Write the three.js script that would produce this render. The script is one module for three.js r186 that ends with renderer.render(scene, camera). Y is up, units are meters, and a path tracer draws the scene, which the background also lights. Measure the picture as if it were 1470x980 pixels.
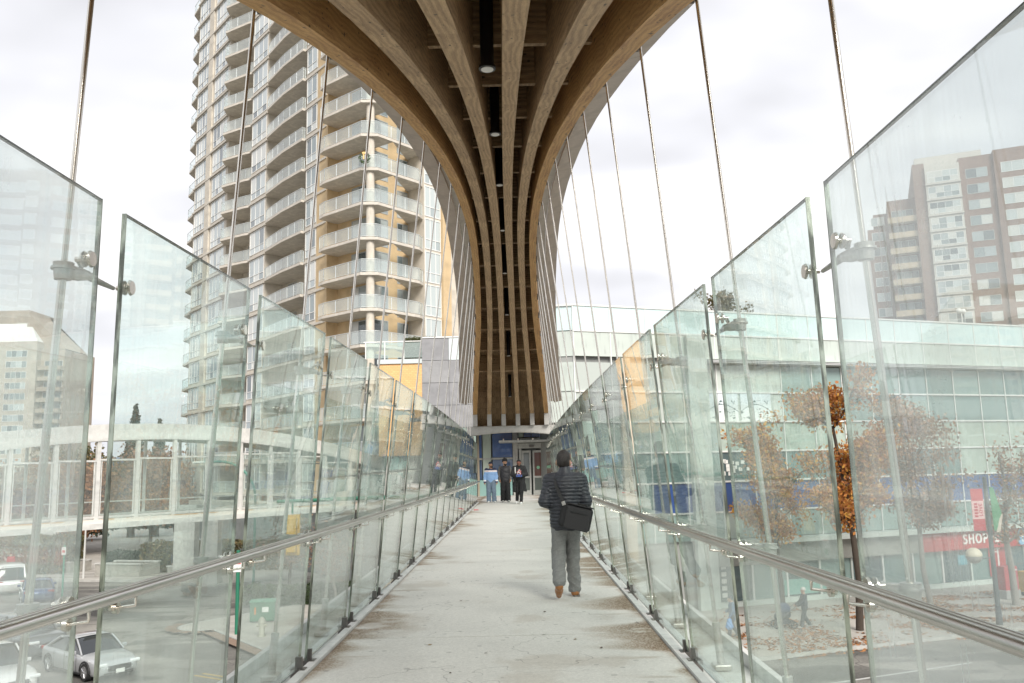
import * as THREE from 'three';
import { mergeGeometries } from 'three/addons/utils/BufferGeometryUtils.js';
import { RoundedBoxGeometry } from 'three/addons/geometries/RoundedBoxGeometry.js';
import { FontLoader } from 'three/addons/loaders/FontLoader.js';
import { TextGeometry } from 'three/addons/geometries/TextGeometry.js';

// ---------------------------------------------------------------- camera, sky, sun, exposure
const scene = new THREE.Scene();
const camera = new THREE.PerspectiveCamera(43.76, 1024 / 683, 0.1, 6000);
camera.position.set(0.2, 1.55, 0);
camera.rotation.order = 'YXZ';
camera.rotation.set(0.1497, 0.0016, -0.024);
const renderer = new THREE.WebGLRenderer({ antialias: true });
renderer.setSize(1024, 683);
renderer.toneMapping = THREE.LinearToneMapping;
renderer.toneMappingExposure = 3.0;
renderer.shadowMap.enabled = true;

const V = (x, y, z) => new THREE.Vector3(x, y, z);
function rng(seed) { let a = seed >>> 0; return () => { a = (a + 0x6D2B79F5) | 0; let t = Math.imul(a ^ (a >>> 15), 1 | a); t = (t + Math.imul(t ^ (t >>> 7), 61 | t)) ^ t; return ((t ^ (t >>> 14)) >>> 0) / 4294967296; }; }
const clamp = (x, a = 0, b = 1) => Math.min(b, Math.max(a, x));
const mix = (a, b, t) => a + (b - a) * t;
const sstep = (a, b, x) => { const t = clamp((x - a) / (b - a)); return t * t * (3 - 2 * t); };
const hash = (x, y) => { let h = (Math.imul(x | 0, 374761393) + Math.imul(y | 0, 668265263)) | 0; h = Math.imul(h ^ (h >>> 13), 1274126177); return ((h ^ (h >>> 16)) >>> 0) / 4294967296; };
function vnoise(x, y, px = 0, py = 0) {
  const ix = Math.floor(x), iy = Math.floor(y), fx = x - ix, fy = y - iy, u = fx * fx * (3 - 2 * fx), v = fy * fy * (3 - 2 * fy);
  const X0 = px ? ((ix % px) + px) % px : ix, X1 = px ? (((ix + 1) % px) + px) % px : ix + 1, Y0 = py ? ((iy % py) + py) % py : iy, Y1 = py ? (((iy + 1) % py) + py) % py : iy + 1;
  return mix(mix(hash(X0, Y0), hash(X1, Y0), u), mix(hash(X0, Y1), hash(X1, Y1), u), v);
}
function fbm(x, y, o = 4, px = 0, py = 0) { let s = 0, a = 0.5, n = 0; for (let i = 0; i < o; i++) { s += a * vnoise(x, y, px, py); n += a; a *= 0.5; x *= 2; y *= 2; px *= 2; py *= 2; } return s / n; }
function table(T) { return (x) => { if (x <= T[0][0]) return T[0][1]; for (let i = 1; i < T.length; i++) if (x <= T[i][0]) { const a = T[Math.max(0, i - 2)], b = T[i - 1], c = T[i], d = T[Math.min(T.length - 1, i + 1)], t = (x - b[0]) / (c[0] - b[0]), h = c[0] - b[0], m0 = (c[1] - a[1]) / (c[0] - a[0]) * h, m1 = (d[1] - b[1]) / (d[0] - b[0]) * h; return (2 * t * t * t - 3 * t * t + 1) * b[1] + (t * t * t - 2 * t * t + t) * m0 + (-2 * t * t * t + 3 * t * t) * c[1] + (t * t * t - t * t) * m1; } return T[T.length - 1][1]; }; }

// overcast sky: a bright even layer with soft cloud relief
{
  const W = 1024, H = 512, d = new Float32Array(W * H * 4);
  for (let r = 0; r < H; r++) {
    const el = ((r + 0.5) / H - 0.5) * Math.PI, y = Math.sin(el);
    for (let c = 0; c < W; c++) {
      const az = ((c + 0.5) / W - 0.5) * 2 * Math.PI, k = 1 / (Math.max(y, 0) + 0.22), px = Math.cos(az) * Math.cos(el) * k, pz = Math.sin(az) * Math.cos(el) * k;
      const n = fbm(px * 1.7 + 11, pz * 2.6 + 5, 5), n2 = fbm(px * 5 + 3, pz * 8 + 9, 4);
      const cl = 0.78 + 0.18 * sstep(0.34, 0.62, n) + 0.22 * (n2 - 0.5);
      const L = 0.40 * (0.97 + 0.15 * Math.max(y, 0)) * cl, i = (r * W + c) * 4, g = sstep(0.78, 0.98, cl);
      d[i] = L * mix(0.972, 1.0, g); d[i + 1] = L * mix(0.978, 0.996, g); d[i + 2] = L * mix(1.03, 1.005, g); d[i + 3] = 1;
    }
  }
  const t = new THREE.DataTexture(d, W, H, THREE.RGBAFormat, THREE.FloatType);
  t.mapping = THREE.EquirectangularReflectionMapping; t.magFilter = t.minFilter = THREE.LinearFilter; t.wrapS = THREE.RepeatWrapping; t.needsUpdate = true;
  scene.background = t; scene.environment = t;
}
const sun = new THREE.DirectionalLight(0xfff9f0, 1.5);
sun.position.set(27, 60, 46); sun.target.position.set(0, 0, -30); scene.add(sun, sun.target);
sun.castShadow = true; sun.shadow.radius = 55; sun.shadow.mapSize.set(4096, 4096);
Object.assign(sun.shadow.camera, { left: -110, right: 110, top: 110, bottom: -110, near: 1, far: 400 });

// ---------------------------------------------------------------- naming helpers
const taken = new Map();
function numbered(n) { const k = taken.get(n) || 0; taken.set(n, k + 1); return k ? n + '_' + String(k).padStart(3, '0') : n; }
function thing(name, label, category, pos = [0, 0, 0], turn = 0, group) {
  const o = new THREE.Group(); o.name = numbered(name); o.position.set(...pos); o.rotation.y = turn; scene.add(o);
  o.userData = { label, category }; if (group) o.userData.group = group; return o;
}
function part(parent, name, geo, mat, pos, turn) {
  const m = new THREE.Mesh(geo, mat); m.name = name; m.castShadow = m.receiveShadow = true;
  if (pos) m.position.set(...pos); if (turn) m.rotation.y = turn; parent.add(m); return m;
}
// geometry given in world coordinates becomes a part of a thing that stands at its base (no turn)
function wpart(parent, name, geo, mat) { const p = parent.position; return part(parent, name, geo.translate(-p.x, -p.y, -p.z), mat); }
function single(name, label, category, geo, mat, pos, group) {
  const m = new THREE.Mesh(geo, mat); m.name = numbered(name); m.castShadow = m.receiveShadow = true; if (pos) m.position.set(...pos);
  m.userData = { label, category }; if (group) m.userData.group = group; scene.add(m); return m;
}
function struct(name, geo, mat) { const m = new THREE.Mesh(geo, mat); m.name = numbered(name); m.receiveShadow = m.castShadow = true; m.userData = { kind: 'structure', label: '' }; delete m.userData.label; scene.add(m); return m; }
function copy(o, label, pos, turn) { const c = o.clone(); c.name = numbered(o.name.replace(/_\d\d\d$/, '')); c.userData = { ...o.userData }; if (label) c.userData.label = label; if (pos) c.position.set(...pos); if (turn !== undefined) c.rotation.y = turn; scene.add(c); return c; }

// ---------------------------------------------------------------- geometry builder (uv in metres)
class B {
  constructor() { this.p = []; this.n = []; this.u = []; }
  quad(a, b, c, d, uv) { // corners counter-clockwise seen from outside
    const e1 = [b[0] - a[0], b[1] - a[1], b[2] - a[2]], e2 = [d[0] - a[0], d[1] - a[1], d[2] - a[2]];
    let n = [e1[1] * e2[2] - e1[2] * e2[1], e1[2] * e2[0] - e1[0] * e2[2], e1[0] * e2[1] - e1[1] * e2[0]]; const l = Math.hypot(...n) || 1; n = n.map((v) => v / l);
    const w = Math.hypot(...e1), h = Math.hypot(...e2), t = uv || [[0, 0], [w, 0], [w, h], [0, h]];
    for (const [q, k] of [[a, 0], [b, 1], [c, 2], [a, 0], [c, 2], [d, 3]]) { this.p.push(...q); this.n.push(...n); this.u.push(...t[k]); }
    return this;
  }
  hexa(q) { // q: 4 bottom corners (ccw from above) then 4 top corners
    const [a, b, c, d, e, f, g, h] = q;
    return this.quad(a, d, c, b).quad(e, f, g, h).quad(a, b, f, e).quad(b, c, g, f).quad(c, d, h, g).quad(d, a, e, h);
  }
  box(x0, x1, y0, y1, z0, z1) { // uv follow world metres
    const f = (a, b, c, d, i, j) => this.quad(a, b, c, d, [a, b, c, d].map((q) => [q[i], q[j]]));
    f([x0, y0, z1], [x1, y0, z1], [x1, y1, z1], [x0, y1, z1], 0, 1); f([x1, y0, z0], [x0, y0, z0], [x0, y1, z0], [x1, y1, z0], 0, 1);
    f([x1, y0, z1], [x1, y0, z0], [x1, y1, z0], [x1, y1, z1], 2, 1); f([x0, y0, z0], [x0, y0, z1], [x0, y1, z1], [x0, y1, z0], 2, 1);
    f([x0, y1, z1], [x1, y1, z1], [x1, y1, z0], [x0, y1, z0], 0, 2); f([x0, y0, z0], [x1, y0, z0], [x1, y0, z1], [x0, y0, z1], 0, 2);
    return this;
  }
  tube(pts, rad, seg = 8, caps = true) { // pts: Vector3[], rad: number or array
    const P = pts.map((p) => p.isVector3 ? p : V(...p)), N = P.length, rings = []; let side = null;
    for (let i = 0; i < N; i++) {
      const t = P[Math.min(N - 1, i + 1)].clone().sub(P[Math.max(0, i - 1)]).normalize();
      if (!side) side = Math.abs(t.y) < 0.9 ? V(0, 1, 0).cross(t).normalize() : V(1, 0, 0).cross(t).normalize();
      side = side.sub(t.clone().multiplyScalar(side.dot(t))).normalize(); const up = t.clone().cross(side), r = Array.isArray(rad) ? rad[i] : rad, ring = [];
      for (let k = 0; k <= seg; k++) { const a = k / seg * Math.PI * 2, n = side.clone().multiplyScalar(Math.cos(a)).add(up.clone().multiplyScalar(Math.sin(a))); ring.push([P[i].clone().addScaledVector(n, r), n, a * r]); }
      rings.push(ring);
    }
    let L = 0;
    for (let i = 0; i < N - 1; i++) {
      const l1 = L + P[i].distanceTo(P[i + 1]);
      for (let k = 0; k < seg; k++) {
        const a = rings[i][k], b = rings[i][k + 1], c = rings[i + 1][k + 1], d = rings[i + 1][k];
        for (const [q, v] of [[a, L], [b, L], [c, l1], [a, L], [c, l1], [d, l1]]) { this.p.push(q[0].x, q[0].y, q[0].z); this.n.push(q[1].x, q[1].y, q[1].z); this.u.push(v, q[2]); }
      }
      L = l1;
    }
    if (caps) for (const [i, s] of [[0, -1], [N - 1, 1]]) {
      const t = P[Math.min(N - 1, i + 1)].clone().sub(P[Math.max(0, i - 1)]).normalize().multiplyScalar(s);
      for (let k = 0; k < seg; k++) { const o = s > 0 ? [k, k + 1] : [k + 1, k]; for (const q of [P[i], rings[i][o[0]][0], rings[i][o[1]][0]]) { this.p.push(q.x, q.y, q.z); this.n.push(t.x, t.y, t.z); this.u.push(q.x, q.z); } }
    }
    return this;
  }
  add(g, m) { // merge any geometry, optionally transformed
    let q = g.index ? g.toNonIndexed() : g.clone(); if (m) q.applyMatrix4(m);
    this.p.push(...q.attributes.position.array); this.n.push(...q.attributes.normal.array); this.u.push(...(q.attributes.uv ? q.attributes.uv.array : new Float32Array(q.attributes.position.count * 2))); return this;
  }
  rbox(w, h, d, r, x, y, z, ry = 0) { return this.add(new RoundedBoxGeometry(w, h, d, 2, r), new THREE.Matrix4().makeRotationY(ry).setPosition(x, y, z)); }
  build() {
    const g = new THREE.BufferGeometry();
    g.setAttribute('position', new THREE.Float32BufferAttribute(this.p, 3)); g.setAttribute('normal', new THREE.Float32BufferAttribute(this.n, 3)); g.setAttribute('uv', new THREE.Float32BufferAttribute(this.u, 2)); return g;
  }
}
const boxG = (x0, x1, y0, y1, z0, z1) => new B().box(x0, x1, y0, y1, z0, z1).build();
// flat polygon extruded upward: pts in (x, z)
function slabG(pts, y0, y1) {
  const s = new THREE.Shape(pts.map(([x, z]) => new THREE.Vector2(x, -z))), g = new THREE.ExtrudeGeometry(s, { depth: y1 - y0, bevelEnabled: false });
  g.rotateX(-Math.PI / 2); g.translate(0, y0, 0); return g;
}

// ---------------------------------------------------------------- textures and materials
function tex(w, h, fn, srgb = true) {
  const d = new Uint8Array(w * h * 4);
  for (let y = 0; y < h; y++) for (let x = 0; x < w; x++) { const c = fn(x / w, y / h), i = (y * w + x) * 4; d[i] = clamp(c[0]) * 255; d[i + 1] = clamp(c[1]) * 255; d[i + 2] = clamp(c[2]) * 255; d[i + 3] = 255; }
  const t = new THREE.DataTexture(d, w, h, THREE.RGBAFormat); t.wrapS = t.wrapT = THREE.RepeatWrapping; t.magFilter = THREE.LinearFilter; t.minFilter = THREE.LinearFilter; if (srgb) t.colorSpace = THREE.SRGBColorSpace; t.needsUpdate = true; return t;
}
const rep = (t, u, v) => { const c = t.clone(); c.repeat.set(u, v); c.needsUpdate = true; return c; };
const lin = (r, g, b) => new THREE.Color().setRGB(r, g, b);
const M = (o) => new THREE.MeshPhysicalMaterial({ roughness: 0.7, ...o, color: Array.isArray(o.color) ? lin(...o.color) : o.color ?? 0xffffff });

// grain shared by many painted or mineral surfaces
const grainTex = tex(512, 512, (u, v) => { const a = fbm(u * 8, v * 8, 5, 8, 8), b = vnoise(u * 256, v * 256, 256, 256), g = 0.86 + 0.16 * (a - 0.5) + 0.08 * (b - 0.5); return [g, g, g * 0.995]; });
const grain = (s) => rep(grainTex, s, s);
const grainBump = tex(256, 256, (u, v) => { const g = 0.5 * fbm(u * 32, v * 32, 3, 32, 32) + 0.5 * vnoise(u * 128, v * 128, 128, 128); return [g, g, g]; }, false);

function woodTex(c0, c1, seed) { // u along the grain (2 m), v across (0.5 m)
  return tex(1024, 256, (u, v) => {
    const w = fbm(u * 5 + seed, v * 3, 3, 0, 0) * 0.55, ring = v * 9 + w * 3.2, s = 0.5 + 0.5 * Math.sin(ring * 6.283 + 2.2 * fbm(u * 3, v * 12 + seed, 3));
    const f = vnoise(u * 60 + seed, v * 190), lam = Math.abs(((v * 12) % 1) - 0.5) > 0.475 ? 0.80 : 1, patch = fbm(u * 3 + 9, v * 2.5 + seed, 4), knot = sstep(0.80, 0.93, fbm(u * 22 + seed * 3, v * 14, 2));
    const t = clamp(0.35 * s + 0.35 * f + 0.75 * (patch - 0.32)), k = lam * (1 - 0.5 * knot);
    return c0.map((a, i) => mix(a, c1[i], t) * k);
  });
}
const woodRib = woodTex([0.54, 0.43, 0.31], [0.84, 0.72, 0.55], 3), woodGold = woodTex([0.62, 0.45, 0.26], [0.86, 0.70, 0.46], 7);
const wood = (t, sx, sy) => M({ map: rep(t, sx, sy), roughness: 0.62, bumpMap: rep(t, sx, sy), bumpScale: 0.0015 });
const mRib = wood(woodRib, 0.5, 2), mRibB = wood(woodRib, 0.37, 1.7), mGold = wood(woodGold, 0.5, 2), mPurlin = wood(woodRib, 0.45, 1.4);

const steelTex = tex(256, 256, (u, v) => { const g = 0.90 + 0.10 * (vnoise(u * 4, v * 120, 4, 120) - 0.5) + 0.16 * (fbm(u * 6, v * 6, 3, 6, 6) - 0.5); return [g, g * 0.985, g * 0.96]; });
const mSteel = M({ map: rep(steelTex, 1, 3), color: [0.88, 0.87, 0.84], metalness: 1, roughness: 0.24 });
const mSteelRail = M({ map: rep(steelTex, 0.6, 5), color: [0.76, 0.765, 0.77], metalness: 1, roughness: 0.3 });
const mSteelDark = M({ color: [0.16, 0.15, 0.14], metalness: 0.9, roughness: 0.4 });
const mCast = M({ map: grain(6), color: [0.66, 0.66, 0.63], metalness: 0.75, roughness: 0.42 });
const mConcWhite = M({ map: grain(0.7), color: [0.63, 0.62, 0.59], roughness: 0.8, bumpMap: rep(grainBump, 2, 2), bumpScale: 0.001 });

// dirty walkway glass: clear sheet with a thin film of dust and rain streaks
const dirtTex = tex(1024, 1024, (u, v) => {
  const streak = fbm(u * 60, v * 3, 4, 60, 3), big = fbm(u * 4 + 3, v * 4, 4, 4, 4), wipe = fbm(u * 14 + 4 * fbm(u * 4, v * 4, 3, 4, 4), v * 14, 3, 0, 0), sp = vnoise(u * 300, v * 300, 300, 300) > 0.94 ? 0.10 : 0;
  const drip = sstep(0.62, 0.9, vnoise(u * 150, v * 4, 150, 4)) * 0.05;
  let arc = 0; for (const [cx, cy, r, w] of [[0.3, 0.35, 0.22, 0.010], [0.34, 0.33, 0.19, 0.007], [0.7, 0.62, 0.16, 0.009], [0.72, 0.6, 0.2, 0.006], [0.15, 0.8, 0.11, 0.008]]) { const a = Math.atan2(v - cy, u - cx); if (a > -0.6 && a < 1.7) arc = Math.max(arc, sstep(w, 0, Math.abs(Math.hypot(u - cx, v - cy) - r)) * vnoise(a * 9, r * 40)); }
  const hand = sstep(0.62, 0.75, fbm(u * 10 + 30, v * 10 + 8, 3)) * 0.03;
  const g = 0.986 - 0.09 * arc - hand - 0.085 * sstep(0.25, 0.85, big) * (0.7 + 0.3 * streak) - 0.035 * sstep(0.5, 0.72, wipe) - drip * big * 2 - sp * big; return [g, g, g];
}, false);
const waveTex = tex(256, 256, (u, v) => { const g = fbm(u * 3, v * 4, 2, 3, 4); return [g, g, g]; }, false);
const mGlass = M({ color: [0.93, 0.988, 0.972], roughness: 0.0, transmission: 0.997, thickness: 0, ior: 1.52, transmissionMap: rep(dirtTex, 0.31, 0.31), bumpMap: rep(waveTex, 0.5, 0.5), bumpScale: 0.0022 });
const mGlassDusty = M({ color: [0.94, 0.98, 0.975], roughness: 0.0, transmission: 0.84, thickness: 0, ior: 1.52, transmissionMap: rep(dirtTex, 0.27, 0.27), bumpMap: rep(waveTex, 0.5, 0.5), bumpScale: 0.0022 });
const edgeTex = tex(64, 512, (u, v) => { const n = fbm(u * 3, v * 24, 5, 0, 24), g = 0.50 + 0.45 * sstep(0.3, 0.75, n); return [g * 0.97, g, g * 0.95]; });
const mEdge = M({ map: rep(edgeTex, 20, 0.4), color: [0.60, 0.64, 0.60], roughness: 0.2, metalness: 0.8, clearcoat: 0.6, clearcoatRoughness: 0.08 }), mEdgeTop = M({ color: [0.07, 0.085, 0.08], roughness: 0.2, clearcoat: 0.8 });

// ================================================================ FOOTBRIDGE
const archH = (D) => 7.36 - 0.011 * (D - 21.1) ** 2;
const archW = table([[1.5, 1.72], [3, 1.61], [5, 1.46], [6.5, 1.385], [8.8, 1.265], [11, 1.15], [13, 1.04], [15.4, 0.94], [18, 0.87], [20.7, 0.85], [24, 0.91], [29.4, 1.10], [34.4, 1.42], [38.8, 1.72], [40, 1.8]]);
const lean = table([[0, 0.0], [2, 0.004], [3.6, 0.014], [5.4, 0.04], [7.2, 0.068], [9, 0.082], [11, 0.093], [13, 0.103], [18, 0.115], [24, 0.105], [30, 0.075], [36, 0.03], [40, 0.01]]);
const floorY = (D) => 0.15 * clamp((D - 8) / 28);
const JOINT = (k) => 3.6 + 1.815 * k;

// --- walkway slab with real stains along the edges
{
  const W = 1024, H = 2048, LX = 3.1, LZ = 14.52; // metres covered by one tile (four slabs long)
  const dirt = tex(W, H, (u, v) => {
    const x = (u - 0.5) * LX, z = v * LZ, e = LX / 2 - Math.abs(x), s = x < 0 ? 0 : 50;
    const base = 0.795 + 0.05 * (fbm(u * 6, v * 28, 4, 6, 28) - 0.5) + 0.045 * (vnoise(u * 512, v * 1024, 512, 1024) - 0.5) + 0.05 * (vnoise(u * 180, v * 840, 180, 840) - 0.5);
    const reach = 0.14 + 0.78 * sstep(0.32, 0.8, fbm(s + 3, v * 16, 3, 0, 16)) * (x > 0 ? 1.12 : 0.85), ragged = fbm(x * 3.0 + s, z * 4.6, 5) ;
    let st = sstep(0.0, 1, 1 - e / reach) * sstep(0.30, 0.62, ragged + 0.16 * (1 - e / reach));
    st = Math.max(st, 0.55 * sstep(0.10, 0.0, e) * sstep(0.3, 0.6, fbm(u * 30, v * 90, 3)));
    st *= 0.55 + 0.45 * sstep(0.35, 0.6, vnoise(u * 300, v * 1100));
    const run = sstep(0.64, 0.86, vnoise(s + 7, v * 96, 0, 96)) * sstep(0.75, 0.1, e) * sstep(0.42, 0.7, fbm(x * 2.5 + s, z * 13, 3)) * 0.35; st = Math.max(st, run);
    const stain = sstep(0.62, 0.78, fbm(u * 5 + 20, v * 22, 4, 0, 0)) * 0.12, fleck = vnoise(u * 140, v * 560, 140, 560) > 0.985 ? 0.16 : 0;
    const t = clamp(st * 0.9 + stain), c = [base, base * 0.986, base * 0.955], b = [0.42, 0.33, 0.235];
    const crack = Math.abs(fbm(u * 3 + 5, v * 13, 5) - 0.5) < 0.0022 && fbm(u * 2, v * 8 + 3, 2) > 0.52 ? 0.16 : 0; const gx = Math.floor(u * 26), gy = Math.floor(v * 122), gum = hash(gx + 7, gy) > 0.93 && Math.hypot(u * 26 - gx - 0.3 - 0.4 * hash(gx, gy + 5), v * 122 - gy - 0.5) < 0.10 + 0.12 * hash(gx, gy) ? 0.13 : 0, worn = 0.035 * (sstep(0.42, 0.6, fbm(u * 2.2 + 40, v * 9, 4)) - 0.5);
    const k = 1 - fleck - crack - gum + worn; return c.map((a, i) => mix(a, b[i], t) * k);
  });
  const mFloor = M({ map: rep(dirt, 1 / LX, 1 / LZ), roughness: 0.86, bumpMap: rep(grainBump, 3, 3), bumpScale: 0.0012, color: [1, 1, 1] });
  const deck = new THREE.Group(); deck.name = 'walkway'; deck.userData = { kind: 'structure' }; scene.add(deck);
  const xe = 1.475, slabL = 3.63;
  for (let k = -2; k < 14; k++) { // cast slabs with narrow joints
    const D0 = 1.1 + k * slabL, D1 = Math.min(D0 + slabL - 0.008, 49.6), b = new B(), N = 4;
    for (let i = 0; i < N; i++) {
      const a = mix(D0, D1, i / N), c = mix(D0, D1, (i + 1) / N), ya = floorY(a), yc = floorY(c), uv = (x, D) => [x + LX / 2, D];
      const w = D0 > 38 ? 2.4 : xe;
      b.quad([-w, ya, -a], [w, ya, -a], [w, yc, -c], [-w, yc, -c], [uv(-w, a), uv(w, a), uv(w, c), uv(-w, c)]);
      b.quad([-w, ya - 0.12, -a], [-w, ya, -a], [-w, yc, -c], [-w, yc - 0.12, -c]); b.quad([w, ya, -a], [w, ya - 0.12, -a], [w, yc - 0.12, -c], [w, yc, -c]);
    }
    const w = D0 > 38 ? 2.4 : xe;
    b.quad([-w, floorY(D1) - 0.12, -D1], [-w, floorY(D1), -D1], [w, floorY(D1), -D1], [w, floorY(D1) - 0.12, -D1]); b.quad([w, floorY(D0) - 0.12, -D0], [w, floorY(D0), -D0], [-w, floorY(D0), -D0], [-w, floorY(D0) - 0.12, -D0]);
    part(deck, 'slab', b.build(), mFloor);
  }
  const mStrip = M({ map: grain(2), color: [0.80, 0.79, 0.77], roughness: 0.7 }), mLedge = M({ map: grain(1), color: [0.60, 0.63, 0.60], roughness: 0.6 }), mUnder = M({ map: grain(0.5), color: [0.42, 0.41, 0.39], roughness: 0.8 });
  for (const s of [-1, 1]) {
    const b = new B(), o = new B(), l = new B(), X = (a, c) => s < 0 ? [-c, -a] : [a, c];
    for (let i = 0; i < 24; i++) {
      const D0 = -4 + i * 1.77, D1 = D0 + 1.77, y0 = floorY(D0), y1 = floorY(D1);
      const bar = (bb, a, c, lo, hi) => { const [x0, x1] = X(a, c); bb.hexa([[x0, y0 + lo, -D0], [x1, y0 + lo, -D0], [x1, y1 + lo, -D1], [x0, y1 + lo, -D1], [x0, y0 + hi, -D0], [x1, y0 + hi, -D0], [x1, y1 + hi, -D1], [x0, y1 + hi, -D1]]); };
      bar(b, 1.485, 1.555, -0.10, 0.022); bar(o, 1.60, 2.02, -0.16, -0.07); bar(l, 2.024, 2.075, -0.42, 0.03);
    }
    part(deck, 'edge_strip', b.build(), mStrip); part(deck, 'edge_ledge', o.build(), mLedge); part(deck, 'edge_lip', l.build(), mStrip);
  }
  part(deck, 'underside_beam', boxG(-1.98, 1.98, -0.75, -0.17, -38.5, 4), mUnder);
  part(deck, 'underside_beam', boxG(-2.4, 2.4, -0.6, -0.13, -49.9, -38.55), mUnder);
}

// --- timber arch roof
{
  const roof = thing('timber_arch_roof', 'long arched timber canopy of six curved ribs sweeping over the walkway', 'canopy', [0, archH(3), -3]);
  const N = 64, D0 = 2.2, D1 = 38.45, ribs = [-1, -0.6, -0.2, 0.2, 0.6, 1], rw = 0.09, dep = 1.05;
  ribs.forEach((t, i) => {
    const b = new B(); let L = i * 3.3;
    const at = (D, s, k) => [t * (archW(D) - rw) + s * rw, archH(D) + k * dep, -D];
    for (let j = 0; j < N; j++) {
      const a = mix(D0, D1, j / N), c = mix(D0, D1, (j + 1) / N), l = (c - a) * 1.06, uv = (v0, v1) => [[L, v0], [L, v1], [L + l, v1], [L + l, v0]];
      b.quad(at(a, 1, 0), at(a, -1, 0), at(c, -1, 0), at(c, 1, 0), uv(i * 0.37, i * 0.37 + 0.18));
      b.quad(at(a, -1, 1), at(a, 1, 1), at(c, 1, 1), at(c, -1, 1), uv(0, 0.18));
      b.quad(at(a, 1, 1), at(a, 1, 0), at(c, 1, 0), at(c, 1, 1), uv(i * 0.2, i * 0.2 + dep)); b.quad(at(a, -1, 0), at(a, -1, 1), at(c, -1, 1), at(c, -1, 0), uv(i * 0.3, i * 0.3 + dep));
      L += l;
    }
    for (const [D, s] of [[D0, 1], [D1, -1]]) { const q = [at(D, -s, 0), at(D, s, 0), at(D, s, 1), at(D, -s, 1)]; b.quad(...q); }
    wpart(roof, 'rib', b.build(), i === 0 || i === 5 ? mGold : i % 2 ? mRib : mRibB);
  });
  for (let k = -2; k < 15; k++) { // cross purlins
    const D = 4.28 + 2.05 * (k + 1), w = archW(D) - 0.05, y = archH(D) + 0.40, y2 = archH(D + 0.13) + 0.40, b = new B();
    b.hexa([[-w, y, -D], [w, y, -D], [w, y2, -D - 0.13], [-w, y2, -D - 0.13], [-w, y + 0.648, -D], [w, y + 0.648, -D], [w, y2 + 0.648, -D - 0.13], [-w, y2 + 0.648, -D - 0.13]]);
    wpart(roof, 'purlin', b.build(), mPurlin);
  }
  for (let D = 2.3, k = 0; D < 38.4; D += 0.2, k++) { // roof boards laid across the ribs
    const e = D + 0.19, y = archH(D) + dep + 0.004, y2 = archH(e) + dep + 0.004, w = archW(D) + 0.0, w2 = archW(e), r = hash(k, 3) * 0.006;
    const q = (x, yy, z) => [x, yy, z], b = new B();
    b.hexa([q(-w, y + r, -D), q(w, y + r, -D), q(w2, y2 + r, -e), q(-w2, y2 + r, -e), q(-w, y + 0.04, -D), q(w, y + 0.04, -D), q(w2, y2 + 0.04, -e), q(-w2, y2 + 0.04, -e)]);
    wpart(roof, 'plank', b.build(), k % 2 ? mRib : mRibB);
  }
  const mSoffit = M({ map: grain(1.3), color: [0.74, 0.715, 0.68], roughness: 0.55 }), mFascia = M({ map: grain(0.9), color: [0.66, 0.57, 0.50], roughness: 0.6 }), mMetal = M({ map: grain(0.8), color: [0.36, 0.36, 0.36], roughness: 0.5 });
  const strip = (name, f0, f1, th, mat, step, s) => { // panels along both eaves with narrow joints
    for (let D = 2.3; D < 38.4; D += step) {
      const e = Math.min(D + step - 0.012, 38.4), b = new B(), n = 3;
      for (let i = 0; i < n; i++) {
        const a = mix(D, e, i / n), c = mix(D, e, (i + 1) / n), P = (DD, f, up) => [s * (archW(DD) + f[0]), archH(DD) + f[1] + up, -DD];
        const q = [P(a, f0, 0), P(a, f1, 0), P(c, f1, 0), P(c, f0, 0), P(a, f0, th), P(a, f1, th), P(c, f1, th), P(c, f0, th)];
        if (s < 0) { const w = [1, 0, 3, 2, 5, 4, 7, 6].map((k) => q[k]); b.hexa(w); } else b.hexa(q);
      }
      wpart(roof, name, b.build(), mat);
    }
  };
  for (const s of [-1, 1]) { strip('soffit_panel', [0.012, 0.50], [0.27, 0.50], 0.03, mSoffit, 3.63, s); strip('eave_fascia', [0.274, 0.44], [0.62, 0.52], 0.07, mFascia, 3.63, s); }
  { const b = new B(); for (let j = 0; j < N; j++) { const a = mix(2.25, 38.45, j / N), c = mix(2.25, 38.45, (j + 1) / N), P = (D, s, u) => [s * (archW(D) + 0.05), archH(D) + u, -D]; b.hexa([P(a, -1, 1.11), P(a, 1, 1.11), P(c, 1, 1.11), P(c, -1, 1.11), P(a, -1, 1.16), P(a, 1, 1.16), P(c, 1, 1.16), P(c, -1, 1.16)]); } wpart(roof, 'roof_sheet', b.build(), mMetal); }
  for (let i = 0; i < 6; i++) { // boards dropping to the beam behind the rib feet
    const a = 38.47 + i * 0.15, c = a + 0.143, yy = (D) => mix(archH(38.47) + dep, 3.60, (D - 38.47) / 0.9), w = 1.68; wpart(roof, 'plank', new B().hexa([[-w, yy(a), -a], [w, yy(a), -a], [w, yy(c), -c], [-w, yy(c), -c], [-w, yy(a) + 0.05, -a], [w, yy(a) + 0.05, -a], [w, yy(c) + 0.05, -c], [-w, yy(c) + 0.05, -c]]).build(), i % 2 ? mRib : mRibB);
  }
  wpart(roof, 'end_sill', boxG(-1.69, 1.69, 3.525, 3.61, -39.5, -39.3), mPurlin);
  const mBlack = M({ color: [0.012, 0.012, 0.013], roughness: 0.4 }), mLens = M({ color: [0.75, 0.74, 0.70], roughness: 0.35 });
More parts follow.
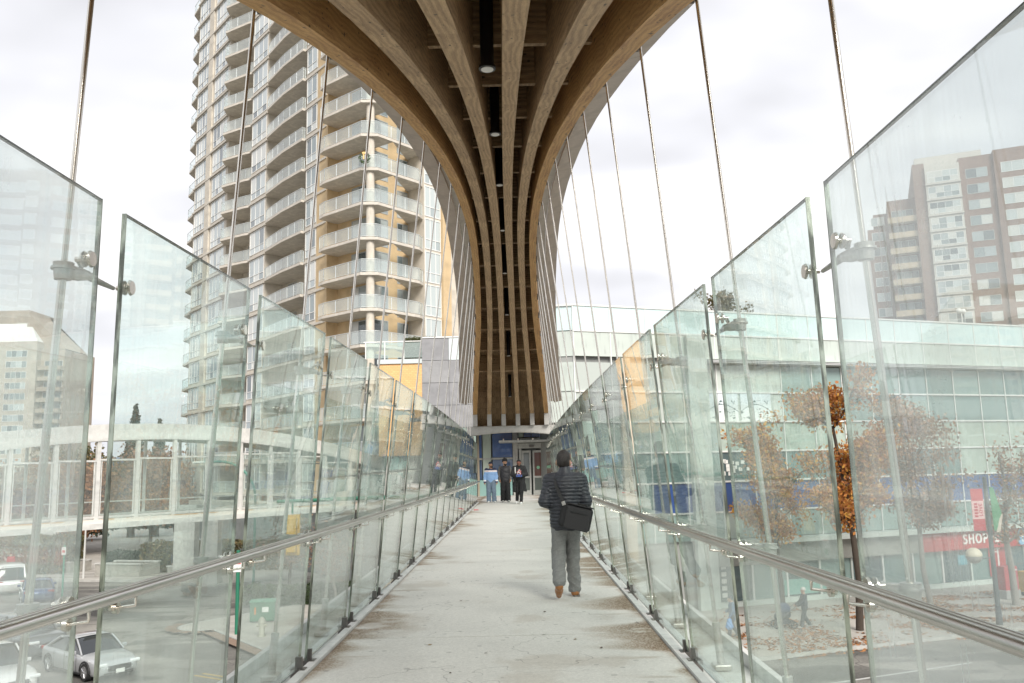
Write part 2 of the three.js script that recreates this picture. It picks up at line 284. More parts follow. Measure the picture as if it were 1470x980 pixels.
  for (let k = -1; k < 8; k++) { // downlights in the middle bay
    const D = 8.2 + k * 4.1, y = archH(D), dl = part(roof, 'downlight', new B().tube([V(0, 0.10, 0), V(0, 1.04, 0)], 0.07, 16).tube([V(0, 0.085, 0), V(0, 0.115, 0)], 0.088, 16).build(), mBlack, [-0.0 - roof.position.x, y - roof.position.y, -D - roof.position.z]);
    part(dl, 'lens', new B().tube([V(0, 0.078, 0), V(0, 0.084, 0)], 0.064, 16).build(), mLens);
  }
  // steel pins where the hangers meet the outer ribs
  for (const s of [-1, 1]) for (let k = 0; k < 19; k++) { const D = JOINT(k) - 0.12, x = s * (archW(D) + 0.0), y = archH(D); wpart(roof, 'hanger_plate', new B().box(Math.min(x, x + s * 0.03), Math.max(x, x + s * 0.03), y + 0.02, y + 0.2, -D - 0.05, -D + 0.05).build(), mSteelDark); }
}

// --- concrete portals that carry the ribs
for (const [D, near] of [[39, false], [1.55, true]]) {
  const p = thing('concrete_portal', near ? 'pale concrete frame carrying the ribs at the start of the walkway' : 'pale concrete frame with arched beam carrying the ribs before the glazed entrance', 'portal', [0, 0, -D]);
  const dir = near ? -1 : 1, b = new B(), n = 14, w = 2.02;
  for (let i = 0; i < n; i++) { const x0 = mix(-w, w, i / n), x1 = mix(-w, w, (i + 1) / n), f = (x) => 3.08 + 0.16 * (1 - (x / w) ** 2); b.hexa([[x0, f(x0), 0.3], [x1, f(x1), 0.3], [x1, f(x1), -0.35], [x0, f(x0), -0.35], [x0, 3.52, 0.3], [x1, 3.52, 0.3], [x1, 3.52, -0.35], [x0, 3.52, -0.35]]); }
  part(p, 'beam', b.build(), mConcWhite);
  for (const s of [-1, 1]) part(p, 'column', boxG(s < 0 ? -2.02 : 1.72, s < 0 ? -1.72 : 2.02, -6, 3.078, -0.3, 0.25), mConcWhite);
  if (!near) for (const t of [-1, -0.6, -0.2, 0.2, 0.6, 1]) {
    const q = (DD, s, k) => [t * (archW(DD) - 0.09) + s * 0.098, archH(DD) + k, -DD + D], a = 38.455, c = 39.25, b2 = new B();
    b2.hexa([[q(a, -1, 0)[0], 3.522, -a + D], [q(a, 1, 0)[0], 3.522, -a + D], [q(c, 1, 0)[0], 3.522, -c + D], [q(c, -1, 0)[0], 3.522, -c + D], q(a, -1, 0.57), q(a, 1, 0.57), q(c, 1, 0.57), q(c, -1, 0.57)]);
    part(p, 'rib_shoe', b2.build(), mConcWhite);
  }
}

// --- glass side panels, hangers, handrails
const sideName = (s) => s < 0 ? 'on the side facing the white covered bridge' : 'on the side facing the street shops';
const glassX = (D, y) => 1.575 - lean(D) * y;
for (const s of [-1, 1]) {
  for (let k = -3; k < 19; k++) {
    const Da = JOINT(k) + 0.11, Db = JOINT(k + 1) - 0.11; if (Db > 38.7) continue;
    const y0 = 0.035, y1 = 2.73, tk = 0.019, P = (D, y, o) => [s * (glassX(D, y) + o), y + floorY(D) * (1 - y / 2.73) , -D];
    const g = thing('glass_panel', 'tall frameless glass panel ' + sideName(s) + ' of the walkway', 'glass panel', [s * 1.575, floorY(Da), -Da], 0, s < 0 ? 'glass panels facing the white bridge' : 'glass panels facing the street shops');
    const b = new B(), nu = 3, nv = 4;
    for (const o of [0, tk]) for (let i = 0; i < nu; i++) for (let j = 0; j < nv; j++) {
      const a = mix(Da, Db, i / nu), c = mix(Da, Db, (i + 1) / nu), ya = mix(y0, y1, j / nv), yc = mix(y0, y1, (j + 1) / nv), q = [P(a, ya, o), P(c, ya, o), P(c, yc, o), P(a, yc, o)], ou = k * 1.37 + (s > 0 ? 5.1 : 0);
      const uv = [[a + ou, ya], [c + ou, ya], [c + ou, yc], [a + ou, yc]];
      if ((s < 0) === (o === 0)) b.quad(q[0], q[1], q[2], q[3], uv); else b.quad(q[3], q[2], q[1], q[0], [uv[3], uv[2], uv[1], uv[0]]);
    }
    wpart(g, 'pane', b.build(), k < 0 ? mGlassDusty : mGlass);
    const e = new B(), T = 0.006, bar = (D_0, D_1, ya, yb) => e.hexa([P(D_0, ya, -0.0005), P(D_0, ya, tk + 0.0005), P(D_1, ya, tk + 0.0005), P(D_1, ya, -0.0005), P(D_0, yb, -0.0005), P(D_0, yb, tk + 0.0005), P(D_1, yb, tk + 0.0005), P(D_1, yb, -0.0005)]);
    const edge = (name, m, ...q) => { e.p = []; e.n = []; e.u = []; bar(...q); wpart(g, name, e.build(), m); };
    edge('edge', mEdge, Da - T, Da, y0, y1 + T); edge('edge', mEdge, Db, Db + T, y0, y1 + T); edge('top_edge', mEdgeTop, Da, Db, y1, y1 + T * 0.7); edge('bottom_edge', mEdgeTop, Da, Db, y0 - T, y0);
    for (const [D, sg] of [[Da + 0.05, 1], [Db - 0.05, -1]]) { const [x, , z] = P(D, 0.02, 0), fy = floorY(D); wpart(g, 'clip', new B().box(x - 0.022, x + 0.03, fy + 0.01, fy + 0.115, z - 0.018, z + 0.018).box(x - 0.05, x + 0.06, fy - 0.06, fy + 0.028, z - 0.05, z + 0.05).build(), mSteelDark); }
  }
  for (let k = -2; k < 18; k++) {
    const J = JOINT(k), D = J - 0.12; if (D > 37.5) break;
    const b0 = V(s * 1.80, floorY(D) - 0.05, -D), t0 = V(s * (Math.max(archW(D), 0) + 0.035), archH(D) + 0.1, -D), at = (y) => b0.clone().lerp(t0, (y - b0.y) / (t0.y - b0.y));
    if (D < 2.2) t0.set(s * 1.70, 3.75, -D);
    const h = thing('hanger_rod', 'thin steel hanger rod with glass clamps ' + sideName(s), 'hanger', [b0.x, b0.y, b0.z], 0, s < 0 ? 'hangers facing the white bridge' : 'hangers facing the street shops');
    wpart(h, 'rod', new B().tube([at(0.5), t0], 0.0125, 8).build(), mSteel);
    wpart(h, 'sleeve', new B().tube([b0, at(2.38)], 0.0165, 8).build(), mSteel);
    wpart(h, 'base_shoe', new B().tube([b0.clone(), at(floorY(D) + 0.3)], 0.032, 8).rbox(0.14, 0.05, 0.14, 0.015, b0.x, b0.y + 0.01, b0.z).build(), mCast);
    for (const y of [1.035, 2.42]) {
      const c = at(y), gx = (DD) => s * glassX(DD, y), Dn = J - 0.175, Df = J + 0.175, b = new B(), yo = floorY(J) * (1 - y / 2.73);
      const xm = gx(J) + s * 0.07;
      // split clamp round the rod, tapering arm, fork, two spindles with round buttons
      b.add(new THREE.CylinderGeometry(0.042, 0.034, 0.072, 14), new THREE.Matrix4().setPosition(c.x, c.y, c.z)); b.add(new THREE.CylinderGeometry(0.049, 0.049, 0.010, 14), new THREE.Matrix4().setPosition(c.x, c.y + 0.012, c.z));
      b.tube([V(c.x, c.y, c.z), V(mix(c.x, xm, 0.5), y, -mix(D, J, 0.45)), V(mix(c.x, xm, 0.85), y, -mix(D, J, 0.75))], [0.034, 0.031, 0.021], 8);
      b.tube([V(mix(c.x, xm, 0.85), y, -mix(D, J, 0.75)), V(xm, y - 0.012, -J + 0.02), V(xm, y - 0.012, -Df)], [0.022, 0.016, 0.0095], 8);
      b.tube([V(mix(c.x, xm, 0.8), y + 0.03, -mix(D, J, 0.3)), V(gx(Dn) + s * 0.05, y + 0.035, -Dn)], 0.0125, 8);
      wpart(h, 'clamp', b.build(), mCast);
      for (const [DD, dy] of [[Dn, 0.035], [Df, -0.012]]) {
        const x = gx(DD), yy = y + dy, q = (o) => V(x + s * o, yy, -DD); wpart(h, 'button', new B().tube([q(0.06), q(0.032), q(0.031), q(0.022), q(0.0215), q(-0.0025), q(-0.003), q(-0.013)], [0.011, 0.011, 0.030, 0.034, 0.012, 0.012, 0.036, 0.031], 18).build(), mSteel);
      }
    }
  }
  // handrail
  const hr = thing('handrail', 'round brushed steel handrail ' + sideName(s), 'handrail', [s * 1.44, 0, 4]);
  const hx = (D) => 1.575 - lean(D) * 1.07 - 0.095, pts = []; for (let i = 0; i <= 60; i++) { const D = mix(-4, 38.6, i / 60); pts.push(V(s * hx(D), 1.07, -D)); }
  wpart(hr, 'rail', new B().tube(pts, 0.0245, 24).build(), mSteelRail);
  wpart(hr, 'top_bar', new B().tube(pts.map((p) => V(p.x + s * 0.012, p.y + 0.027, p.z)), 0.007, 10).build(), mSteelRail);
  for (let k = -3; k < 19; k++) for (const dd of [-0.2, 0.2]) { const D = JOINT(k) + dd; if (D > 38.2) continue; const x = hx(D), gx = glassX(D, 1.03); wpart(hr, 'bracket', new B().tube([V(s * x, 1.045, -D), V(s * x, 1.01, -D), V(s * (gx - 0.02), 1.0, -D)], 0.008, 6).tube([V(s * (gx - 0.003), 1.0, -D), V(s * (gx - 0.022), 1.0, -D)], 0.026, 12).build(), mSteel); }
}

// ================================================================ GROUND
const GY = -6;
const asphaltTex = tex(1024, 1024, (u, v) => { const n = fbm(u * 6, v * 6, 5, 6, 6), f = vnoise(u * 400, v * 400, 400, 400), p = fbm(u * 3 + 7, v * 9, 4, 0, 9), crack = Math.abs(fbm(u * 9, v * 5, 4, 9, 5) - 0.5) < 0.006 ? 0.75 : 1; const g = (0.53 + 0.26 * (n - 0.5) + 0.10 * (f - 0.5) - 0.15 * sstep(0.50, 0.62, p)) * crack; return [g, g * 0.975, g * 0.925]; });
const mAsphalt = M({ map: rep(asphaltTex, 1 / 18, 1 / 18), color: [0.95, 0.95, 0.95], roughness: 0.9 });
const paveTex = tex(512, 512, (u, v) => { const n = fbm(u * 8, v * 8, 4, 8, 8), f = vnoise(u * 200, v * 200, 200, 200), g = 0.66 + 0.14 * (n - 0.5) + 0.06 * (f - 0.5); return [g, g * 0.975, g * 0.93]; });
const mPave = M({ map: rep(paveTex, 1 / 6, 1 / 6), roughness: 0.88 });
const mKerb = M({ map: grain(1), color: [0.55, 0.54, 0.51], roughness: 0.85 });
{
  const g = new THREE.PlaneGeometry(5000, 5000, 1, 1).rotateX(-Math.PI / 2); const uv = g.attributes.uv; for (let i = 0; i < uv.count; i++) uv.setXY(i, uv.getX(i) * 5000, uv.getY(i) * 5000);
  struct('ground', g.translate(0, GY - 0.012, -1000), M({ map: rep(grainTex, 0.05, 0.05), color: [0.22, 0.21, 0.17], roughness: 0.95 }));
  const r = slabG([[-80, 30], [90, 30], [90, -64], [6, -44], [-6, -60], [-20, -75], [-110, -75], [-110, 0]], GY - 0.008, GY - 0.004); struct('road', r, mAsphalt);
}
function kerbed(name, pts, rise = 0.13) { // pavement with a kerb stone round its edge
  const g = new THREE.Group(); g.name = numbered(name); g.userData = { kind: 'structure' }; scene.add(g);
  part(g, 'surface', slabG(pts, GY - 0.05, GY + rise - 0.004), mPave);
  const b = new B(); for (let i = 0; i < pts.length; i++) { const [x0, z0] = pts[i], [x1, z1] = pts[(i + 1) % pts.length], l = Math.hypot(x1 - x0, z1 - z0), nx = -(z1 - z0) / l * 0.09, nz = (x1 - x0) / l * 0.09; b.hexa([[x0 - nx, GY - 0.05, z0 - nz], [x1 - nx, GY - 0.05, z1 - nz], [x1 + nx, GY - 0.05, z1 + nz], [x0 + nx, GY - 0.05, z0 + nz], [x0 - nx, GY + rise, z0 - nz], [x1 - nx, GY + rise, z1 - nz], [x1 + nx, GY + rise, z1 + nz], [x0 + nx, GY + rise, z0 + nz]].map((q) => q)); }
  part(g, 'kerb', b.build(), mKerb); return g;
}
const facZ = (x) => -46.64 - 0.37 * (x - 12.12);
kerbed('pavement', [[-1.5, -36.5], [4, -33.6], [9.1, -34.4], [19, -38], [45, -47.6], [80, -60.5], [80, facZ(80)], [3.4, facZ(3.4)], [-1.5, -46]]);
const corner = [[-1.55, -36.6], [-9.9, -37.0]]; for (let i = 0; i <= 8; i++) { const a = -0.75 + i / 8 * 2.6; corner.push([-15.6 - 1.35 * Math.sin(a + 0.2), -44.6 + 1.35 * Math.cos(a + 0.2)]); } corner.push([-12, -52], [-8, -58.5], [-1.55, -49]);
kerbed('pavement', corner);
const plaza = [[-21, -61], [-27, -64.5], [-34, -66], [-46, -74], [-80, -92], [-80, -130], [-14, -130], [-14, -66]];
kerbed('plaza', plaza);
{ // paving bands of the plaza and the brick edging at the corner
  const mBand = M({ map: grain(0.6), color: [0.30, 0.27, 0.24], roughness: 0.9 }), mBrick = M({ map: grain(3), color: [0.33, 0.23, 0.17], roughness: 0.9 });
  for (let i = 0; i < 7; i++) { const z = -67.5 - i * 2.1; struct('paving_band', boxG(-37 + i * 0.6, -26 + i * 0.2, GY + 0.128, GY + 0.134, z - 0.25, z + 0.05), mBand); }
  const e = []; for (let i = 1; i < corner.length - 3; i++) e.push(corner[i]); const b = new B();
  for (let i = 0; i < e.length - 1; i++) { const [x0, z0] = e[i], [x1, z1] = e[i + 1], l = Math.hypot(x1 - x0, z1 - z0), nx = (z1 - z0) / l, nz = -(x1 - x0) / l, s = -1; b.quad([x0 - s * nx * 0.15, GY + 0.131, z0 - s * nz * 0.15], [x1 - s * nx * 0.15, GY + 0.131, z1 - s * nz * 0.15], [x1 - s * nx * 0.7, GY + 0.131, z1 - s * nz * 0.7], [x0 - s * nx * 0.7, GY + 0.131, z0 - s * nz * 0.7]); }
  struct('brick_edging', b.build(), mBrick);
  const mYel = M({ map: grain(2), color: [0.60, 0.42, 0.12], roughness: 0.8 }), mWht = M({ map: grain(2), color: [0.62, 0.62, 0.60], roughness: 0.8 });
  const line = (x0, z0, x1, z1, w, m) => { const l = Math.hypot(x1 - x0, z1 - z0), nx = (z1 - z0) / l * w / 2, nz = -(x1 - x0) / l * w / 2, y = GY + 0.0004; struct('lane_line', new B().quad([x0 - nx, y, z0 - nz], [x0 + nx, y, z0 + nz], [x1 + nx, y, z1 + nz], [x1 - nx, y, z1 - nz]).build(), m); };
  line(-12.2, -34.6, -6.2, -30.9, 0.13, mYel); line(-12.4, -34.3, -6.4, -30.6, 0.13, mYel); line(8.6, -29.9, 17.1, -33.4, 0.14, mWht); line(20, -34.6, 30, -38.6, 0.14, mWht); line(-22, -35, -14, -26, 0.13, mWht);
}
{ // added block painted haze blue, standing in for a distant hill beyond the plaza
  const h = thing('haze_hill_block', 'distant added block painted haze blue in place of a hill, seen through the white bridge', 'building', [-94.5, GY, -190]), mH = M({ map: grain(0.2), color: [0.075, 0.19, 0.46], roughness: 0.5 }), n = 12, b = new B();
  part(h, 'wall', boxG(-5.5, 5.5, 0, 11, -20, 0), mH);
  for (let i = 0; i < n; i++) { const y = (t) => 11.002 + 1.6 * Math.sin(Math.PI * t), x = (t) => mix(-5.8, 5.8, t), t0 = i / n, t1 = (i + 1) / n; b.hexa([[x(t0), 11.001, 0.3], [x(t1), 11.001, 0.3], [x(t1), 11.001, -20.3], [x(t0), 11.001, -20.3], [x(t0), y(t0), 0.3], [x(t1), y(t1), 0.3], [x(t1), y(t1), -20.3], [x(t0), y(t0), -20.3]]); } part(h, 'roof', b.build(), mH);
}

// ================================================================ BUILDINGS
// frame: local x along a facade, local z outward
class Frame { constructor(ox, oz, ex, ez) { const l = Math.hypot(ex, ez); this.o = [ox, oz]; this.e = [ex / l, ez / l]; this.t = Math.atan2(-ez, ex); this.n = [Math.sin(this.t), Math.cos(this.t)]; } at(u, y, v) { return [this.o[0] + this.e[0] * u + this.n[0] * v, y, this.o[1] + this.e[1] * u + this.n[1] * v]; } }
const cache = new Map(), memo = (k, f) => { if (!cache.has(k)) cache.set(k, f()); return cache.get(k); };
const boxM = (w, h, d) => memo('b' + [w, h, d].map((v) => v.toFixed(3)), () => boxG(-w / 2, w / 2, 0, h, -d, 0)); // back-aligned: front face at z=0
function fpart(parent, name, F, u0, u1, y0, y1, v, depth, mat) { const m = part(parent, name, boxM(u1 - u0, y1 - y0, depth), mat, F.at((u0 + u1) / 2, y0, v), F.t); return m; }
const glassy = (r, g, b, ro = 0.06) => M({ color: [r, g, b], roughness: ro, clearcoat: 1, clearcoatRoughness: 0.02, ior: 1.5 });
const panes = [glassy(0.20, 0.25, 0.26), glassy(0.33, 0.38, 0.39), glassy(0.46, 0.51, 0.51), glassy(0.10, 0.13, 0.14), glassy(0.56, 0.57, 0.54, 0.2)];
const mFrameW = M({ color: [0.72, 0.72, 0.70], roughness: 0.45 }), mFrameG = M({ color: [0.40, 0.42, 0.42], roughness: 0.45 });
// a window: frame with mullions as the part, its panes as sub-parts
function windowAt(parent, F, u0, u1, y0, y1, v, cols, transom, frameMat, pick, recess = 0.04) {
  const w = u1 - u0, h = y1 - y0, fw = 0.07, key = 'w' + [w, h, cols, transom].map((x) => x.toFixed(2));
  const g = memo(key, () => {
    const b = new B(); b.box(-w / 2, w / 2, 0, fw, -0.12, 0).box(-w / 2, w / 2, h - fw, h, -0.12, 0).box(-w / 2, -w / 2 + fw, fw, h - fw, -0.12, 0).box(w / 2 - fw, w / 2, fw, h - fw, -0.12, 0);
    for (let i = 1; i < cols; i++) { const x = -w / 2 + w * i / cols; b.box(x - 0.03, x + 0.03, fw, h - fw, -0.12, -0.004); }
    if (transom) b.box(-w / 2 + fw, w / 2 - fw, transom - 0.03, transom + 0.03, -0.12, -0.002); return b.build();
  });
  const f = part(parent, 'window', g, frameMat, F.at((u0 + u1) / 2, y0, v), F.t);
  const cw = w / cols, rows = transom ? [[fw, transom - 0.03], [transom + 0.03, h - fw]] : [[fw, h - fw]];
  for (let i = 0; i < cols; i++) rows.forEach(([a, c], j) => part(f, 'pane', boxM(cw - 0.06, c - a, 0.05), pick(i, j), [-w / 2 + cw * (i + 0.5), a, -recess]));
  return f;
}

// ---------------- glass and panel building along the street, right
const FB = new Frame(12.12, -46.64, 1, -0.37);
{
  const bd = thing('street_building', 'long low building with white panels, blue band and shops along the street', 'building', [12.12, GY, -46.64]); bd.updateMatrixWorld();
  const off = bd.position; const Fm = { at: (u, y, v) => { const p = FB.at(u, y, v); return [p[0] - off.x, p[1] - off.y, p[2] - off.z]; }, t: FB.t };
  function stainTex() { return rep(tex(512, 512, (u, v) => { const s = fbm(u * 40, v * 2, 4, 40, 2), b = fbm(u * 5, v * 5, 4, 5, 5), g = 0.95 - 0.10 * sstep(0.5, 0.8, s) * sstep(0.35, 0.7, b) - 0.05 * b; return [g, g * 0.99, g * 0.97]; }), 0.21, 0.33); }
  const mCore = M({ color: [0.30, 0.31, 0.30], roughness: 0.9 }), mWhite = M({ map: stainTex(), color: [0.58, 0.655, 0.64], roughness: 0.5 }), mPaleGlass = M({ color: [0.55, 0.68, 0.68], roughness: 0.12, clearcoat: 0.8 }), mGreen = M({ map: grain(0.4), color: [0.50, 0.60, 0.53], roughness: 0.25, clearcoat: 0.6 }), mBlue = M({ map: grain(0.3), color: [0.045, 0.105, 0.32], roughness: 0.3, clearcoat: 0.5 }), mMul = M({ color: [0.70, 0.71, 0.69], roughness: 0.4, metalness: 0.2 }), mLouv = M({ color: [0.52, 0.53, 0.53], roughness: 0.5 });
  fpart(bd, 'core_wall', Fm, -9.4, 44, GY, 9.9, -0.30, 16, mCore);
  const bay = 2.12, u0 = -9.4, rnd = rng(11);
  const rows = [[8.6, 9.95, 'A'], [7.25, 8.6, 'B'], [5.45, 7.0, 'C'], [3.86, 5.45, 'D'], [2.25, 3.86, 'E'], [0.65, 2.25, 'F'], [-0.95, 0.65, 'G'], [-2.4, -0.95, 'H']];
  const win = [glassy(0.13, 0.21, 0.20), glassy(0.22, 0.31, 0.29), glassy(0.08, 0.12, 0.125), glassy(0.42, 0.46, 0.43, 0.3), glassy(0.30, 0.36, 0.33, 0.2)];
  for (let i = 0; i < 25; i++) {
    const a = u0 + i * bay, b = a + bay; if (a > 43) break;
    for (const [y0, y1, k] of rows) {
      const r = rnd(), far = a > 26;
      if (far && 'ABEG'.includes(k) === false && r < 0) continue;
      const mat = k === 'A' ? mPaleGlass : k === 'B' ? mWhite : k === 'E' ? (a < -3 ? win[4] : mGreen) : k === 'G' ? (a < -6 ? win[1] : mBlue) : k === 'C' || k === 'D' ? (a > -1.5 && a < 2 ? mWhite : a < -1.5 ? win[3] : a > 14 && k === 'D' ? win[0] : win[r < 0.55 ? 0 : r < 0.8 ? 1 : 2]) : k === 'F' ? (a > 14.5 ? mGreen : win[r < 0.6 ? 2 : 0]) : win[r < 0.5 ? 1 : 4];
      const name = k === 'C' || k === 'D' || k === 'F' || k === 'H' ? 'pane' : 'panel';
      fpart(bd, name, Fm, a + 0.035, b - 0.035, y0 + 0.035, y1 - 0.035, (k === 'A' || k === 'B' ? -0.02 : -0.06) + rnd() * 0.008, 0.05, mat);
    }
    fpart(bd, 'mullion', Fm, a - 0.03, a + 0.03, -2.4, 9.95, 0.0, 0.12, mMul);
  }
  for (const y of [9.95, 8.6, 5.45, 3.86, 2.25, 0.65, -0.95]) fpart(bd, 'transom', Fm, -9.4, 44, y - 0.04, y + 0.05, 0.035, 0.16, mMul);
  fpart(bd, 'head_panel', Fm, -1.6, 44, 7.0, 7.25, -0.04, 0.2, mWhite);
  for (let i = 0; i < 3; i++) fpart(bd, 'sunshade', Fm, -1.6, 44, 7.03 + i * 0.08, 7.075 + i * 0.08, 0.62, 0.58, i === 2 ? mWhite : mLouv);
  fpart(bd, 'pilaster', Fm, -2.85, -1.65, GY, 8.55, 0.28, 0.3, mWhite); fpart(bd, 'pilaster', Fm, -6.9, -6.3, GY, 7.2, 0.2, 0.22, M({ color: [0.55, 0.47, 0.37], roughness: 0.7 }));
  fpart(bd, 'ledge', Fm, -1.6, 44, -2.66, -2.40, 0.75, 0.85, mWhite);
  const mRed = M({ map: grain(0.7), color: [0.62, 0.075, 0.075], roughness: 0.45 }), mFas = M({ map: grain(0.7), color: [0.36, 0.37, 0.34], roughness: 0.7 });
  fpart(bd, 'fascia', Fm, -1.6, 12.0, -3.75, -2.67, 0.25, 0.3, mFas); fpart(bd, 'fascia', Fm, 25.8, 44, -3.75, -2.67, 0.25, 0.3, mFas);
  // storefront glazing below
  for (let i = 0; i < 20; i++) { const a = -1.6 + i * 2.2, r = rnd(); fpart(bd, 'shop_pane', Fm, a + 0.06, a + 2.14, GY + 0.42, -3.8, -0.05, 0.05, win[r < 0.45 ? 2 : r < 0.75 ? 1 : 0]); fpart(bd, 'shop_post', Fm, a - 0.06, a + 0.06, GY + 0.1, -3.75, 0.03, 0.14, i % 4 === 0 ? mWhite : mMul); }
  fpart(bd, 'shop_sill', Fm, -1.6, 44, GY + 0.1, GY + 0.40, 0.05, 0.2, mWhite);
  fpart(bd, 'shop_panel', Fm, 2.6, 5.6, GY + 0.5, GY + 1.3, 0.0, 0.04, M({ color: [0.22, 0.42, 0.37], roughness: 0.4 })); // green counter front
  // things shown in the windows: white notes, posters
  const mNote = M({ color: [0.72, 0.72, 0.69], roughness: 0.8 }), mTeal = M({ color: [0.10, 0.30, 0.36], roughness: 0.6 });
  for (let i = 0; i < 16; i++) { const a = -1.2 + rnd() * 2.9, y = 0.95 + rnd() * 1.0; fpart(bd, 'note', Fm, a, a + 0.22, y, y + 0.19, -0.01, 0.02, mNote); }
  for (let i = 0; i < 5; i++) fpart(bd, 'note', Fm, -1.35, -1.05, -5.35 + i * 0.36, -5.13 + i * 0.36, 0.02, 0.03, mNote);
  fpart(bd, 'poster', Fm, 15.0, 15.7, GY + 1.35, GY + 1.9, 0.01, 0.02, mTeal);
  { const c = document.createElement('canvas'); c.width = 256; c.height = 400; const x = c.getContext('2d'); x.fillStyle = '#a32d33'; x.fillRect(0, 0, 256, 400); x.fillStyle = '#d8c9c4'; for (let i = 0; i < 3; i++) x.fillRect(40, 40 + i * 34, 176 - i * 30, 18); x.fillRect(50, 300, 120, 12); const t = new THREE.CanvasTexture(c); t.colorSpace = THREE.SRGBColorSpace; part(bd, 'poster', new THREE.PlaneGeometry(1.35, 2.0), M({ map: t, roughness: 0.6 }), Fm.at(18.1, GY + 1.55, 0.02), Fm.t); }
  { // printed branch motif behind the glass of two bays
    const t = tex(256, 256, (u, v) => { const l = fbm(u * 7 + 2, v * 9, 4), br = Math.abs(v - 0.35 - 0.25 * Math.sin(u * 3.2)) < 0.012; const d = (l > 0.60 && v < 0.75 && fbm(u * 26, v * 26, 2) > 0.52) || br; return d ? [0.28, 0.36, 0.36] : [0.88 - 0.06 * v, 0.9 - 0.04 * v, 0.89]; }); t.wrapS = t.wrapT = THREE.ClampToEdgeWrapping;
    for (const a of [-1.55, 0.62]) part(bd, 'printed_panel', new THREE.PlaneGeometry(2.0, 1.5), M({ map: t, roughness: 0.3 }), Fm.at(a + 0.9, 4.655, 0.0), Fm.t);
  }
  // end wall that turns back toward the entrance
  const F2 = new Frame(3.35, -43.40, -0.95, -0.32), G2 = { at: (u, y, v) => { const p = F2.at(u, y, v); return [p[0] - off.x, p[1] - off.y, p[2] - off.z]; }, t: F2.t + Math.PI }; // seen from the front
  const G3 = { at: (u, y, v) => { const p = FB.at(-9.4, 0, 0); return [p[0] - u * 0.985 - off.x, y - off.y, p[2] - u * 0.17 + v - off.z]; }, t: 0.172 - Math.PI * 0 };
  for (let i = 0; i < 3; i++) for (const [y0, y1, k] of rows.slice(0, 4)) fpart(bd, 'panel', { at: G3.at, t: -G3.t }, i * 1.3 + 0.04, i * 1.3 + 1.26, y0 + 0.03, y1 - 0.03, -0.06, 0.05, k === 'A' ? mPaleGlass : k === 'B' ? mWhite : i === 1 ? win[1] : mWhite);
  fpart(bd, 'core_wall', { at: G3.at, t: -G3.t }, 0, 4.4, 3.86, 9.9, -0.12, 1.5, mCore); fpart(bd, 'transom', { at: G3.at, t: -G3.t }, 0, 4.4, 9.9, 10.0, 0.03, 0.2, mMul);
}
{ // red shop sign with raised white letters
  const p = FB.at(19, -3.2, 0.36), sg = thing('shop_sign', 'long red shop fascia sign with white lettering above the storefront', 'sign', p, FB.t);
  part(sg, 'board', boxG(-6.9, 6.7, -0.54, 0.52, -0.4, 0), M({ map: grain(0.7), color: [0.60, 0.05, 0.055], roughness: 0.4 }));
  const font = await new FontLoader().loadAsync('fonts/droid/droid_sans_bold.typeface.json'), g = new TextGeometry('SHOPPERS', { font, size: 0.56, depth: 0.05, curveSegments: 4 }); g.computeBoundingBox(); g.translate(-3.9, -0.22, 0.002);
  part(sg, 'letters', g, M({ color: [0.80, 0.79, 0.76], roughness: 0.5 }));
  const o = new THREE.CylinderGeometry(0.5, 0.5, 0.06, 28).rotateX(Math.PI / 2).scale(0.72, 1, 1); part(sg, 'oval_emblem', o.rotateZ(-0.2), M({ color: [0.22, 0.42, 0.62], roughness: 0.4 }), [0.85, 0.0, 0.035]);
  part(sg, 'emblem_stroke', boxG(-0.05, 0.05, -0.3, 0.3, 0, 0.02), M({ color: [0.7, 0.75, 0.75] }), [0.85, 0, 0.067]);
}

